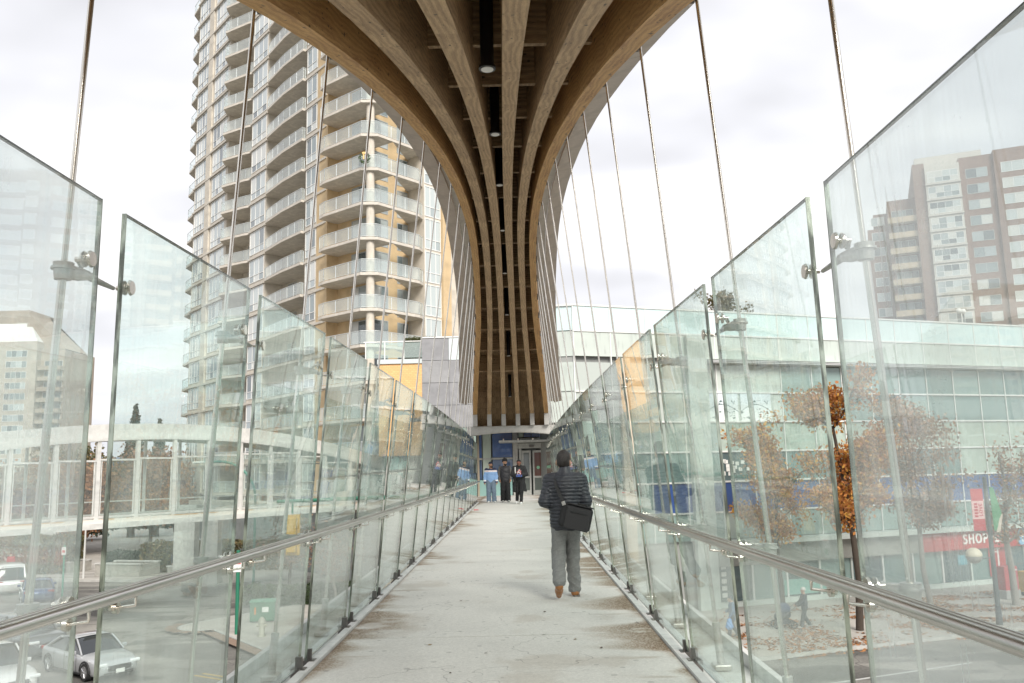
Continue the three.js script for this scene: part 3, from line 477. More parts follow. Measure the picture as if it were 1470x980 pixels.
// ---------------- entrance at the end of the walkway
{
  const z = -48, en = thing('glazed_entrance', 'glazed entrance with white double doors and blue wall at the walkway end', 'entrance', [0, 0.1, z]);
  const mBlueW = M({ map: grain(0.5), color: [0.07, 0.17, 0.46], roughness: 0.25, clearcoat: 0.6 }), mMint = M({ color: [0.50, 0.58, 0.50], roughness: 0.3 }), mTeal = M({ color: [0.30, 0.50, 0.47], roughness: 0.15, clearcoat: 0.8 }), dark = glassy(0.11, 0.13, 0.12), mWh = M({ map: grain(2), color: [0.64, 0.65, 0.62], roughness: 0.45 }), mRedIn = M({ color: [0.11, 0.035, 0.02], roughness: 0.5, clearcoat: 0.6 });
  const bx = (n, x0, x1, y0, y1, z0, z1, m) => part(en, n, boxG(x0, x1, y0, y1, z0, z1), m);
  bx('back_wall', -4.5, 5, -0.6, 5.6, -3, -0.62, M({ color: [0.30, 0.32, 0.31] }));
  for (const [a, b] of [[-4.4, -3.1], [-3.04, -1.72], [-1.12, 0.0]]) { bx('blue_panel', a, b, 2.15, 4.4, -0.6, -0.05, mBlueW); bx('dark_pane', a, b, 0.95, 2.03, -0.6, -0.06, glassy(0.07, 0.12, 0.22)); }
  bx('mint_fin', -1.66, -1.20, 0.92, 4.4, -0.5, 0.06, mMint); bx('side_post', -2.16, -1.86, 0.0, 4.0, -0.3, 0.15, M({ color: [0.42, 0.36, 0.27], roughness: 0.4 }));
  bx('low_panel', -3.6, -0.05, 0.02, 0.92, -0.55, 0.1, mTeal); bx('rail', -4.4, 0.0, 2.04, 2.13, -0.5, 0.08, mWh); bx('sill', -4.4, 0, -0.1, 0.016, -0.5, 0.14, mWh);
  bx('column', 0.02, 0.30, -0.1, 4.6, -0.2, 0.16, mConcWhite); bx('column_head', -0.12, 0.34, 3.62, 3.9, -0.3, 0.25, mConcWhite);
  for (const [a, b, m] of [[0.36, 0.62, mMint], [0.66, 1.06, mBlueW], [1.1, 1.9, mBlueW], [1.94, 2.4, mBlueW]]) bx('transom_panel', a, b, 3.25, 4.4, -0.6, -0.05, m);
  bx('header', 0.3, 2.6, 2.62, 2.9, -0.6, 0.05, mWh); bx('header_pane', 0.42, 2.5, 2.93, 3.2, -0.6, -0.1, panes[1]);
  for (const [a, b, m] of [[0.52, 1.02, dark], [1.12, 1.86, mRedIn]]) { // doors
    const d = part(en, 'door', new B().box(a, a + 0.09, 0, 2.5, -0.1, 0).box(b - 0.09, b, 0, 2.5, -0.1, 0).box(a + 0.09, b - 0.09, 2.38, 2.5, -0.1, 0).box(a + 0.09, b - 0.09, 0, 0.3, -0.1, 0).box(a + 0.09, b - 0.09, 0.98, 1.08, -0.1, 0.004).build(), mWh);
    part(d, 'pane', boxG(a + 0.09, b - 0.09, 1.08, 2.38, -0.08, -0.04), m); part(d, 'pane', boxG(a + 0.09, b - 0.09, 0.3, 0.98, -0.08, -0.04), dark);
    part(d, 'handle', new B().tube([V(b - 0.13, 0.9, 0.05), V(b - 0.13, 1.3, 0.05)], 0.012, 6).build(), mSteel);
  }
  part(en, 'door_sticker', new THREE.CylinderGeometry(0.09, 0.09, 0.006, 16).rotateX(Math.PI / 2), M({ color: [0.3, 0.6, 0.4] }), [1.42, 1.55, -0.03]);
  bx('jamb', 1.9, 2.05, 0, 2.62, -0.3, 0.03, mWh); bx('jamb', 0.36, 0.5, 0, 2.62, -0.3, 0.03, mWh); bx('side_light', 2.1, 2.7, 0.1, 2.6, -0.3, -0.05, panes[3]);
  bx('canopy', -0.72, 2.3, 2.93, 3.03, -0.04, 1.7, mWh); for (let i = 0; i < 4; i++) bx('canopy_rib', -0.5 + i * 0.8, -0.44 + i * 0.8, 3.032, 3.12, 0.0, 1.7, mSteel);
  bx('camera_box', 0.95, 1.2, 2.68, 2.78, 0.06, 0.2, mSteelDark);
  bx('lintel', -4.5, 5, 4.45, 5.2, -0.62, 0.1, mConcWhite);
}

// ---------------- grey clad block, brick terrace
{
  const gb = thing('grey_clad_block', 'block clad in plain grey metal panels beside the timber arch', 'building', [-4.7, GY, -45]);
  const mG = M({ map: grain(0.5), color: [0.42, 0.42, 0.435], roughness: 0.45, metalness: 0.1 }), mG2 = M({ map: grain(0.45), color: [0.38, 0.38, 0.40], roughness: 0.45, metalness: 0.1 }), mPale = M({ color: [0.62, 0.68, 0.68], roughness: 0.15, clearcoat: 0.7 }), core = M({ color: [0.12, 0.12, 0.12] });
  wpart(gb, 'core', boxG(-4.64, -1.95, GY, 8.5, -47.5, -45.12), core); wpart(gb, 'upper_core', boxG(-1.945, 2.6, 4.6, 8.5, -47.5, -45.12), M({ map: grain(0.5), color: [0.5, 0.5, 0.5] })); let yb = 8.62;
  for (let i = 0; i < 9; i++) { const y1 = 8.62 - i * 1.2, y0 = Math.max(y1 - 1.19, GY); [[-4.70, -3.28], [-3.265, -1.9]].forEach(([a, b], j) => wpart(gb, 'panel', boxG(a, b, y0 + 0.012 * 0, y1 - 0.012, -45.1, -45.02 + 0.004 * ((i + j) % 2)), j ? (i === 0 ? mPale : i > 3 ? glassPanelGreen() : mG2) : (i % 2 ? mG : mG2))); wpart(gb, 'side_panel', boxG(-4.72, -4.66, y0, y1 - 0.012, -47.5, -45.12), mG); if (y0 <= GY) break; }
  function glassPanelGreen() { return memo('ggp', () => glassy(0.20, 0.27, 0.23)); }
  wpart(gb, 'coping', boxG(-4.75, 2.65, 8.63, 8.7, -47.5, -44.98), mFrameW);

  const bt = thing('brick_terrace', 'tan tiled terrace wall with railing below the apartment tower', 'building', [-8.5, GY, -55]);
  const tile = tex(512, 512, (u, v) => { const r = Math.floor(v * 24), x = u * 12 + (r % 2) * 0.5, gx = Math.abs((x % 1) - 0.5) > 0.46, gy = Math.abs(((v * 24) % 1) - 0.5) > 0.43, h = hash(Math.floor(x), r) * 0.07, k = gx || gy ? 0.86 : 0.96 + h; return [0.90 * k, 0.72 * k, 0.50 * k]; });
  const mTile = M({ map: rep(tile, 0.35, 0.35), roughness: 0.8 });
  wpart(bt, 'lower_wall', boxG(-8.5, -5.0, GY, 2.6, -61.5, -55.6), mConcWhite); wpart(bt, 'wall', boxG(-8.6, -4.9, 2.6, 8.55, -62, -55), mTile); wpart(bt, 'coping', boxG(-8.7, -4.85, 8.555, 8.85, -62, -54.9), M({ color: [0.55, 0.60, 0.60], roughness: 0.5 }));
  const rail = wpart(bt, 'railing', (() => { const b = new B(); b.box(-9.6, -4.9, 10.0, 10.06, -55.05, -55); for (let x = -9.5; x < -4.9; x += 1.25) b.box(x, x + 0.06, 8.86, 10.0, -55.05, -55); return b.build(); })(), mFrameW);
  part(rail, 'glass_guard', boxG(-9.5, -5.0, 8.95, 9.95, -55.035, -55.025).translate(8.5, -GY, 55), M({ color: [0.8, 0.88, 0.86], transmission: 0.8, thickness: 0, roughness: 0.05 }));
}

// ---------------- apartment tower
{
  const Bx = -11.4, Bz = -64.3, t = thing('apartment_tower', 'tall cream and tan apartment tower with rows of glass balconies', 'apartment tower', [Bx, GY, Bz]);
  const loc = (F) => ({ at: (u, y, v) => { const p = F.at(u, y, v); return [p[0] - Bx, p[1] - GY, p[2] - Bz]; }, t: F.t, F });
  const FL = loc(new Frame(Bx, Bz, 0.642, 0.767)), FC = loc(new Frame(-10.9, -64.3, 0.775, 0.63)), FR = loc(new Frame(-10.9, -64.3, 0.65, -0.76));
  const mCream = M({ map: grain(0.25), color: [0.80, 0.735, 0.64], roughness: 0.8 }), mTan = M({ map: grain(0.2), color: [0.80, 0.60, 0.36], roughness: 0.8 }), mSlab = M({ map: grain(0.5), color: [0.80, 0.74, 0.66], roughness: 0.75 }), mRailM = M({ color: [0.62, 0.66, 0.66], roughness: 0.4, metalness: 0.3 }), mGuard = M({ color: [0.86, 0.93, 0.93], transmission: 0.74, thickness: 0, roughness: 0.08, clearcoat: 0.4 });
  const N0 = -2, N1 = 24, FH = 2.85, ytop = (N1 + 1) * FH, rnd = rng(77);
  const wall = (name, F, u0, u1, v, d, m) => fpart(t, name, F, u0, u1, GY, ytop, v, d, m);
  // solid walls; on the left face u runs to negative values away from the near corner
  wall('wall', FC, -6.6, -2.25, -2.2, 9, mTan); wall('wall', FL, -8.3, -6.4, -0.3, 10, mTan); wall('wall', FL, -10.6, -8.3, -0.34, 10, mCream); wall('wall', FL, -19.3, -10.6, -2.3, 9, mCream); wall('wall', FL, -23.1, -19.3, -0.45, 10, mCream); wall('wall', FL, -28.3, -23.1, -1.9, 9, mCream); wall('wall', FL, -38.3, -28.3, -0.05, 12, mCream); wall('wall_pier', FL, -34.5, -33.2, 0.12, 0.3, mCream);
  wall('wall', FR, 2.25, 6.2, -2.2, 4.1, mTan); wall('wall', FR, 6.2, 8.15, -0.25, 8, mCream); wall('wall_pier', FR, 8.15, 9.1, 0.0, 12, mTan);
  const cap = (k) => (i, j) => { const r = hash(k * 7 + i, j * 3 + k); return panes[r < 0.2 ? 0 : r < 0.45 ? 1 : r < 0.75 ? 2 : r < 0.88 ? 4 : 3]; };
  let kk = 1;
  const balcony = (poly, edge, y) => { // poly: world plan of the slab; edge: world plan of the railing line
    const key = 'bal' + poly.map((p) => p.map((v) => v.toFixed(1))), P = (q) => [q[0] - Bx, q[1] - Bz];
    const gs = memo(key + 's', () => slabG(poly.map(P), -0.22, 0)), gr = memo(key + 'r', () => { const b = new B(); for (let i = 0; i < edge.length - 1; i++) { const a = P(edge[i]), c = P(edge[i + 1]), l = Math.hypot(c[0] - a[0], c[1] - a[1]), n = Math.max(1, Math.round(l / 1.5)); b.tube([V(a[0], 1.07, a[1]), V(c[0], 1.07, c[1])], 0.03, 5).tube([V(a[0], 0.1, a[1]), V(c[0], 0.1, c[1])], 0.022, 5); for (let j = 0; j <= n; j++) { const x = mix(a[0], c[0], j / n), z = mix(a[1], c[1], j / n); b.tube([V(x, 0, z), V(x, 1.07, z)], 0.024, 5); } } return b.build(); });
    const gg = memo(key + 'g', () => { const b = new B(); for (let i = 0; i < edge.length - 1; i++) { const a = P(edge[i]), c = P(edge[i + 1]); b.quad([a[0], 0.13, a[1]], [c[0], 0.13, c[1]], [c[0], 1.03, c[1]], [a[0], 1.03, a[1]]); } return b.build(); });
    const s = part(t, 'balcony', gs, mSlab, [0, y - GY, 0]); part(s, 'railing', gr, mRailM); part(s, 'glass_guard', gg, mGuard);
  };
  const pl = (F, u, v) => { const p = F.F.at(u, 0, v); return [p[0], p[2]]; };
  for (let n = N0; n <= N1; n++) {
    const y = n * FH; kk = n + 10;
    // near corner balcony wrapping both faces
    balcony([pl(FC, -6.5, -2.3), pl(FC, -6.5, -0.25), pl(FC, -5.6, 0), pl(FC, -0.9, 0.05), pl(FR, 0.9, 0.05), pl(FR, 5.4, 0), pl(FR, 6.2, -0.4), pl(FR, 6.2, -2.3), pl(FC, 0, -2.6)], [pl(FC, -6.45, -0.3), pl(FC, -5.6, -0.08), pl(FC, -0.9, -0.03), pl(FR, 0.9, -0.03), pl(FR, 5.4, -0.08), pl(FR, 6.15, -0.45)], y);
    windowAt(t, FC, -4.6, -1.9, y + 0.06, y + 2.45, -2.16, 3, 0, mFrameG, cap(kk)); windowAt(t, FR, 2.35, 3.9, y + 0.06, y + 2.45, -2.16, 2, 0, mFrameG, cap(kk + 50)); windowAt(t, FR, 4.9, 6.1, y + 0.06, y + 2.45, -2.16, 2, 0, mFrameG, cap(kk + 90));
    windowAt(t, FR, 6.25, 8.1, y + 0.1, y + 2.75, -0.2, 3, 0.85, mFrameW, (i, j) => panes[hash(i + kk, j) < 0.6 ? 2 : 1]);
    windowAt(t, FL, -10.4, -8.5, y + 0.3, y + 2.6, -0.28, 2, 0.7, mFrameW, cap(kk + 20)); fpart(t, 'slab_edge', FL, -10.65, -6.6, y - 0.2, y, -0.22, 0.3, mSlab);
    balcony([pl(FL, -19.3, -2.4), pl(FL, -19.3, -0.5), pl(FL, -18.6, -0.1), pl(FL, -14.5, 0.15), pl(FL, -10.65, 0.05), pl(FL, -10.65, -2.4)], [pl(FL, -18.9, -0.3), pl(FL, -18.5, -0.18), pl(FL, -14.5, 0.07), pl(FL, -10.75, -0.03), pl(FL, -10.75, -0.3)], y);
    windowAt(t, FL, -14.0, -11.4, y + 0.06, y + 2.45, -2.26, 3, 0, mFrameG, cap(kk + 30)); windowAt(t, FL, -18.0, -16.2, y + 0.06, y + 2.45, -2.26, 2, 0, mFrameG, cap(kk + 40));
    windowAt(t, FL, -22.9, -19.5, y + 0.3, y + 2.6, -0.4, 3, 0.7, mFrameW, cap(kk + 60)); fpart(t, 'slab_edge', FL, -23.2, -19.2, y - 0.2, y, -0.3, 0.5, mSlab);
    balcony([pl(FL, -28.3, -2.0), pl(FL, -28.3, 0.25), pl(FL, -27.2, 1.0), pl(FL, -23.9, -0.1), pl(FL, -23.1, -0.5), pl(FL, -23.1, -2.0)], [pl(FL, -28.2, 0.2), pl(FL, -27.2, 0.92), pl(FL, -23.9, -0.18), pl(FL, -23.2, -0.5)], y);
    windowAt(t, FL, -26.8, -24.2, y + 0.06, y + 2.45, -1.86, 3, 0, mFrameG, cap(kk + 70));
    windowAt(t, FL, -32.7, -28.8, y + 0.3, y + 2.6, 0.0, 4, 0.7, mFrameW, cap(kk + 80)); windowAt(t, FL, -38.0, -34.7, y + 0.3, y + 2.6, 0.0, 4, 0.7, mFrameW, cap(kk + 85)); fpart(t, 'slab_edge', FL, -38.35, -28.3, y - 0.2, y - 0.02, 0.16, 0.3, mSlab);
    balcony([pl(FL, -42.2, -4.5), pl(FL, -42.2, -1.4), pl(FL, -40.8, -0.2), pl(FL, -38.3, 0.0), pl(FL, -38.3, -4.5)], [pl(FL, -42.1, -4.4), pl(FL, -42.1, -1.4), pl(FL, -40.8, -0.28), pl(FL, -38.4, -0.1)], y);
  }
  part(t, 'column', new B().tube([V(0, 0, 0), V(0, ytop - GY, 0)], 0.33, 14).build(), mCream, (() => { const p = FC.at(-0.75, GY, -0.85); return p; })());
  fpart(t, 'wall', FL, -38.3, -6, GY, ytop, -6, 14, mCream);
  fpart(t, 'podium', FL, -30, 4, GY, -1.2, 1.6, 6, M({ map: grain(0.3), color: [0.30, 0.32, 0.31], roughness: 0.6 })); fpart(t, 'podium_ledge', FL, -31, 4.4, -1.19, -0.7, 2.0, 6.4, mSlab);
  // wreath hung on a balcony railing
  const wp = FC.F.at(-0.35, 5 * FH + 0.62 + 4.0 * FH, 0.12);
  const wr = single('wreath', 'round green wreath with a gold bow on a tower balcony railing', 'wreath', (() => { const b = new B(), r = rng(4); for (let i = 0; i < 320; i++) { const a = r() * 6.283, q = 0.38 + (r() - 0.5) * 0.2, x = Math.cos(a) * q, yy = Math.sin(a) * q, z = (r() - 0.5) * 0.16, s = 0.09; const m = new THREE.Matrix4().makeRotationFromEuler(new THREE.Euler(r() * 6, r() * 6, r() * 6)).setPosition(x, yy, z); b.add(memo('leafq', () => new THREE.PlaneGeometry(s, s * 0.6)), m); } return b.build(); })(), M({ color: [0.07, 0.12, 0.03], side: THREE.DoubleSide }), wp);
  part(wr, 'bow', new B().rbox(0.34, 0.2, 0.1, 0.05, 0, 0.36, 0.1).rbox(0.12, 0.5, 0.05, 0.02, -0.05, 0.1, 0.1).build(), M({ color: [0.72, 0.48, 0.20], roughness: 0.5 }));
  // concrete pillars standing before the tower
  for (const [x, z, w] of [[-24.8, -65.5, 1.55], [-21.5, -61.8, 1.0]]) single('concrete_pillar', w > 1.2 ? 'broad pale concrete pillar below the white covered bridge' : 'slim pale concrete pillar beside the broad one below the white bridge', 'pillar', new B().box(-w / 2, w / 2, 0, 5.1, -0.5, 0.5).box(-w / 2 - 0.12, w / 2 + 0.12, 5.1, 5.5, -0.6, 0.6).box(-w / 2 - 0.06, w / 2 + 0.06, 0, 0.5, -0.56, 0.56).build(), mConcWhite, [x, GY, z]);
}

// ---------------- white covered bridge, left
{
  const F = new Frame(-23.2, -39.5, 0.53, -0.848), o = [-23.2, -0.9, -39.5], w = thing('covered_bridge', 'white covered footbridge with arched beam and glazed sides', 'covered bridge', o);
  const mW = M({ map: grain(0.5), color: [0.88, 0.87, 0.84], roughness: 0.45 }), mPane = M({ color: [0.965, 0.985, 0.975], transmission: 0.97, thickness: 0, roughness: 0.0, ior: 1.5 });
  const rust = tex(512, 64, (u, v) => { const r = sstep(0.46, 0.68, fbm(u * 14, v * 2, 4, 14, 0)) * sstep(0.15, 0.6, v) ; return [mix(0.88, 0.72, r), mix(0.86, 0.50, r), mix(0.83, 0.26, r)]; });
  const mRust = M({ map: rep(rust, 1 / 9, 2.2), roughness: 0.6 });
  const topY = (u) => 4.5 - 0.0070 * (u - 9.5) ** 2, U0 = -14, U1 = 32, HW = 2.6;
  for (const v of [0, -HW]) {
    const beam = new B(), n = 46, Q = (u, y, vv) => { const p = F.at(u, y, vv); return [p[0] - o[0], p[1] - o[1], p[2] - o[2]]; };
    for (let i = 0; i < n; i++) { const a = mix(U0, U1, i / n), c = mix(U0, U1, (i + 1) / n); beam.hexa([Q(a, topY(a) - 0.85, v), Q(c, topY(c) - 0.85, v), Q(c, topY(c) - 0.85, v - 0.3), Q(a, topY(a) - 0.85, v - 0.3), Q(a, topY(a), v), Q(c, topY(c), v), Q(c, topY(c), v - 0.3), Q(a, topY(a), v - 0.3)]); }
    part(w, 'arch_beam', beam.build(), mW);
    const bm = (u0, u1, y0, y1, d, m, name, vv = v) => part(w, name, boxM(u1 - u0, y1 - y0, d), m, Q((u0 + u1) / 2, y0, vv), F.t);
    bm(U0, U1, -0.90, -0.62, 0.3, mW, 'bottom_chord', v + 0.02); bm(U0, U1, -0.62, -0.42, 0.3, v === 0 ? mRust : mW, 'rusty_chord', v - 0.02);
    bm(U0, U1, -0.36, -0.26, 0.1, mW, 'lower_rail', v - 0.08);
    for (let k = -6; k < 14; k++) {
      const u = 0.1 + k * 2.15 + k * k * 0.012, u2 = 0.1 + (k + 1) * 2.15 + (k + 1) ** 2 * 0.012, yt = topY(u) - 0.8; if (yt < 0.4 || u2 > U1) continue;
      const pw = v === 0 ? 0.10 : 0.05; bm(u - pw, u + pw, -0.6, yt, 0.16, mW, 'post', v - 0.04);
      const rl = Math.min(2.35 + 0.035 * u, topY(u) - 1.0, topY(u2) - 1.0); if (rl > 0.2) { bm(u + 0.11, u2 - 0.11, rl, rl + 0.09, 0.1, mW, 'upper_rail', v - 0.06); bm(u + 0.14, u2 - 0.14, -0.25, rl, 0.02, mPane, 'pane', v - 0.1); if (v === 0) { bm(u + 0.17, u + 0.21, -0.25, rl, 0.06, mW, 'sash', v - 0.075); bm(u2 - 0.21, u2 - 0.17, -0.25, rl, 0.06, mW, 'sash', v - 0.075); } }
    }
    if (v < 0) bm(U0, U1, 0.35, 0.42, 0.05, mW, 'inner_handrail', v + 0.2);
  }
  const Q = (u, y, vv) => { const p = F.at(u, y, vv); return [p[0] - o[0], p[1] - o[1], p[2] - o[2]]; };
  part(w, 'floor', boxM(U1 - U0, 0.25, HW - 0.32), mConcWhite, Q((U0 + U1) / 2, -0.85, -0.31), F.t);
  const roof = new B(); for (let i = 0; i < 30; i++) { const a = mix(U0, U1, i / 30), c = mix(U0, U1, (i + 1) / 30), y = (u) => topY(u) - 0.12; roof.hexa([Q(a, y(a), -0.3), Q(c, y(c), -0.3), Q(c, y(c), -HW), Q(a, y(a), -HW), Q(a, y(a) + 0.08, -0.3), Q(c, y(c) + 0.08, -0.3), Q(c, y(c) + 0.08, -HW), Q(a, y(a) + 0.08, -HW)]); } part(w, 'roof', roof.build(), mW);
}

// ---------------- far apartment houses
function blockWindows(t, F, cols, rows, mat, frame, rn) { for (const [u0, u1, c] of cols) for (const [y0, y1] of rows) windowAt(t, F, u0, u1, y0, y1, 0.06, c, 0, frame, (i) => panes[[0, 1, 3, 2][Math.floor(rn() * 4)]]); }
{
  const o = [-131, GY, -220], t = thing('cream_apartment_house', 'distant cream apartment house with stepped penthouse roof', 'apartment house', o), F0 = new Frame(-131, -220, 1, 0), F = { at: (u, y, v) => { const p = F0.at(u, y, v); return [p[0] - o[0], p[1] - o[1], p[2] - o[2]]; }, t: 0 };
  const c = M({ map: grain(0.1), color: [0.60, 0.53, 0.45], roughness: 0.8 }), c2 = M({ map: grain(0.1), color: [0.50, 0.42, 0.34], roughness: 0.8 }), rn = rng(8), wh = M({ color: [0.72, 0.72, 0.70] });
  fpart(t, 'wall', F, -30, 6.4, GY, 37.9, 0, 18, c); fpart(t, 'wall', F, 6.4, 12.6, GY, 35.8, -2.2, 16, c2);
  fpart(t, 'penthouse', F, -20, 1.6, 37.9, 47, -4, 14, c2); const b = new B(); b.hexa([[-20, 37.9 - GY, 0], [6.4, 37.9 - GY, 0], [6.4, 37.9 - GY, -14], [-20, 37.9 - GY, -14], [-20, 43.4 - GY, -3.9], [2.2, 43.4 - GY, -3.9], [2.2, 43.4 - GY, -14], [-20, 43.4 - GY, -14]]); part(t, 'sloped_glazing', b.build(), wh);
  b.p = []; b.n = []; b.u = []; b.hexa([[1.6, 36 - GY, -3], [12.6, 36 - GY, -3], [12.6, 36 - GY, -14], [1.6, 36 - GY, -14], [1.6, 47 - GY, -3.2], [2.2, 45.6 - GY, -3.2], [2.2, 45.6 - GY, -14], [1.6, 47 - GY, -14]]); part(t, 'sloped_wall', b.build(), c2);
  const rows = []; for (let i = 0; i < 13; i++) rows.push([34.6 - i * 2.8 - 0.8, 34.6 - i * 2.8 + 0.9]);
  blockWindows(t, F, [[-1.6, 3.9, 4], [-9.5, -4.4, 4], [-16, -11, 4]], rows, null, mFrameW, rn);
  rows.forEach(([y0], i) => { if (i < 1) return; const bb = fpart(t, 'balcony', F, 6.6, 12.6, y0 - 0.7, y0 + 0.35, -0.2, 2, c2); windowAt(t, F, 7.4, 12.2, y0 + 0.3, y0 + 1.9, -2.1, 3, 0, mFrameW, (i) => panes[i % 2 ? 0 : 3]); });
}
{
  const o = [65, GY, -150], t = thing('brown_brick_tower', 'distant brown brick apartment tower with beige balcony fronts', 'apartment tower', o), F0 = new Frame(65, -150, 1, 0.42), F = { at: (u, y, v) => { const p = F0.at(u, y, v); return [p[0] - o[0], p[1] - o[1], p[2] - o[2]]; }, t: F0.t };
  const br = M({ map: grain(0.15), color: [0.30, 0.185, 0.145], roughness: 0.85 }), bei = M({ map: grain(0.2), color: [0.60, 0.49, 0.36], roughness: 0.8 }), gr = M({ color: [0.52, 0.50, 0.46], roughness: 0.7 }), rn = rng(5);
  fpart(t, 'wall', F, 0, 3.6, GY, 44, -4, 18, br); fpart(t, 'wall', F, 3.6, 8.2, GY, 48.5, -2.2, 18, br); fpart(t, 'wall', F, 8.2, 10.1, GY, 54.0, 0, 20, br); fpart(t, 'wall', F, 10.1, 15.6, GY, 53.2, 0.5, 20, gr); fpart(t, 'wall', F, 15.6, 21, GY, 54.2, -0.6, 20, br); fpart(t, 'wall', F, 21, 28, GY, 54.6, 0, 20, br); fpart(t, 'wall', F, 28, 50, GY, 56.5, -1.5, 20, br);
  fpart(t, 'roof_house', F, 1.2, 5.6, 44, 47.3, -6, 6, br); fpart(t, 'roof_house', F, 9, 20, 54.3, 57, -6, 10, gr);
  for (let i = 0; i < 17; i++) {
    const y = 50.6 - i * 2.85, pk = () => panes[[0, 1, 2, 4, 3][Math.floor(rn() * 5)]];
    windowAt(t, F, 10.4, 15.3, y - 0.5, y + 1.55, 0.56, 4, 0.9, mFrameW, pk); fpart(t, 'slab_edge', F, 10.0, 15.7, y - 0.95, y - 0.7, 0.75, 0.4, gr);
    windowAt(t, F, 16.6, 20.0, y - 0.3, y + 1.4, -0.54, 2, 0, mFrameG, pk); windowAt(t, F, 22, 27, y - 0.2, y + 1.6, 0.06, 3, 0, mFrameW, () => panes[rn() < 0.5 ? 4 : 2]); windowAt(t, F, 30, 35, y - 0.2, y + 1.6, -1.44, 3, 0, mFrameW, pk); windowAt(t, F, 38, 43, y - 0.2, y + 1.6, -1.44, 3, 0, mFrameW, pk);
    if (y < 46) { fpart(t, 'balcony', F, 3.5, 8.2, y - 1.0, y + 0.05, -0.6, 1.6, bei); windowAt(t, F, 4.2, 7.8, y - 0.2, y + 1.6, -2.14, 3, 0, mFrameG, () => panes[rn() < 0.6 ? 3 : 0]); windowAt(t, F, 0.7, 3.0, y - 0.3, y + 1.3, -3.94, 2, 0, mFrameW, pk); }
  }
}

// ================================================================ PEOPLE
// smooth distance fields meshed with surface nets
function nets(f, lo, hi, h, tint) {
  const nx = Math.ceil((hi[0] - lo[0]) / h) + 2, ny = Math.ceil((hi[1] - lo[1]) / h) + 2, nz = Math.ceil((hi[2] - lo[2]) / h) + 2, val = new Float32Array(nx * ny * nz), id = new Int32Array(nx * ny * nz).fill(-1), I = (i, j, k) => i + nx * (j + ny * k);
  for (let k = 0; k < nz; k++) for (let j = 0; j < ny; j++) for (let i = 0; i < nx; i++) val[I(i, j, k)] = f(lo[0] + (i - 0.5) * h, lo[1] + (j - 0.5) * h, lo[2] + (k - 0.5) * h);
  const pos = [], idx = [], E = [[0, 1], [0, 2], [0, 4], [1, 3], [1, 5], [2, 3], [2, 6], [3, 7], [4, 5], [4, 6], [5, 7], [6, 7]];
  for (let k = 0; k < nz - 1; k++) for (let j = 0; j < ny - 1; j++) for (let i = 0; i < nx - 1; i++) {
    const c = []; let m = 0; for (let q = 0; q < 8; q++) { const v = val[I(i + (q & 1), j + ((q >> 1) & 1), k + (q >> 2))]; c.push(v); if (v < 0) m |= 1 << q; }
    if (m === 0 || m === 255) continue; let x = 0, y = 0, z = 0, n = 0;
    for (const [a, b] of E) if ((c[a] < 0) !== (c[b] < 0)) { const t = c[a] / (c[a] - c[b]); x += mix(a & 1, b & 1, t); y += mix((a >> 1) & 1, (b >> 1) & 1, t); z += mix(a >> 2, b >> 2, t); n++; }
    id[I(i, j, k)] = pos.length / 3; pos.push(lo[0] + (i - 0.5 + x / n) * h, lo[1] + (j - 0.5 + y / n) * h, lo[2] + (k - 0.5 + z / n) * h);
  }
  const q4 = (a, b, c, d, flip) => { if (a < 0 || b < 0 || c < 0 || d < 0) return; if (flip) idx.push(a, c, b, a, d, c); else idx.push(a, b, c, a, c, d); };
  for (let k = 1; k < nz - 1; k++) for (let j = 1; j < ny - 1; j++) for (let i = 1; i < nx - 1; i++) {
    const s = val[I(i, j, k)] < 0;
    if (s !== val[I(i + 1, j, k)] < 0) q4(id[I(i, j - 1, k - 1)], id[I(i, j, k - 1)], id[I(i, j, k)], id[I(i, j - 1, k)], !s);
    if (s !== val[I(i, j + 1, k)] < 0) q4(id[I(i - 1, j, k - 1)], id[I(i - 1, j, k)], id[I(i, j, k)], id[I(i, j, k - 1)], !s);
    if (s !== val[I(i, j, k + 1)] < 0) q4(id[I(i - 1, j - 1, k)], id[I(i, j - 1, k)], id[I(i, j, k)], id[I(i - 1, j, k)], !s);
  }
  const g = new THREE.BufferGeometry(); g.setAttribute('position', new THREE.Float32BufferAttribute(pos, 3)); g.setIndex(idx);
  const nr = new Float32Array(pos.length), e = h * 0.6; for (let v = 0; v < pos.length; v += 3) { const x = pos[v], y = pos[v + 1], z = pos[v + 2]; let a = f(x + e, y, z) - f(x - e, y, z), b = f(x, y + e, z) - f(x, y - e, z), c = f(x, y, z + e) - f(x, y, z - e); const l = Math.hypot(a, b, c) || 1; nr[v] = a / l; nr[v + 1] = b / l; nr[v + 2] = c / l; }
  g.setAttribute('normal', new THREE.BufferAttribute(nr, 3));
  const uv = new Float32Array(pos.length / 3 * 2); for (let v = 0; v < pos.length / 3; v++) { uv[v * 2] = pos[v * 3] + pos[v * 3 + 2]; uv[v * 2 + 1] = pos[v * 3 + 1]; } g.setAttribute('uv', new THREE.BufferAttribute(uv, 2));
  if (tint) { const c = new Float32Array(pos.length); for (let v = 0; v < pos.length; v += 3) { const t = tint(pos[v], pos[v + 1], pos[v + 2]); c[v] = t[0]; c[v + 1] = t[1]; c[v + 2] = t[2]; } g.setAttribute('color', new THREE.BufferAttribute(c, 3)); }
  return g;
}
const smin = (a, b, k) => { const h = Math.max(k - Math.abs(a - b), 0) / k; return Math.min(a, b) - h * h * k * 0.25; };
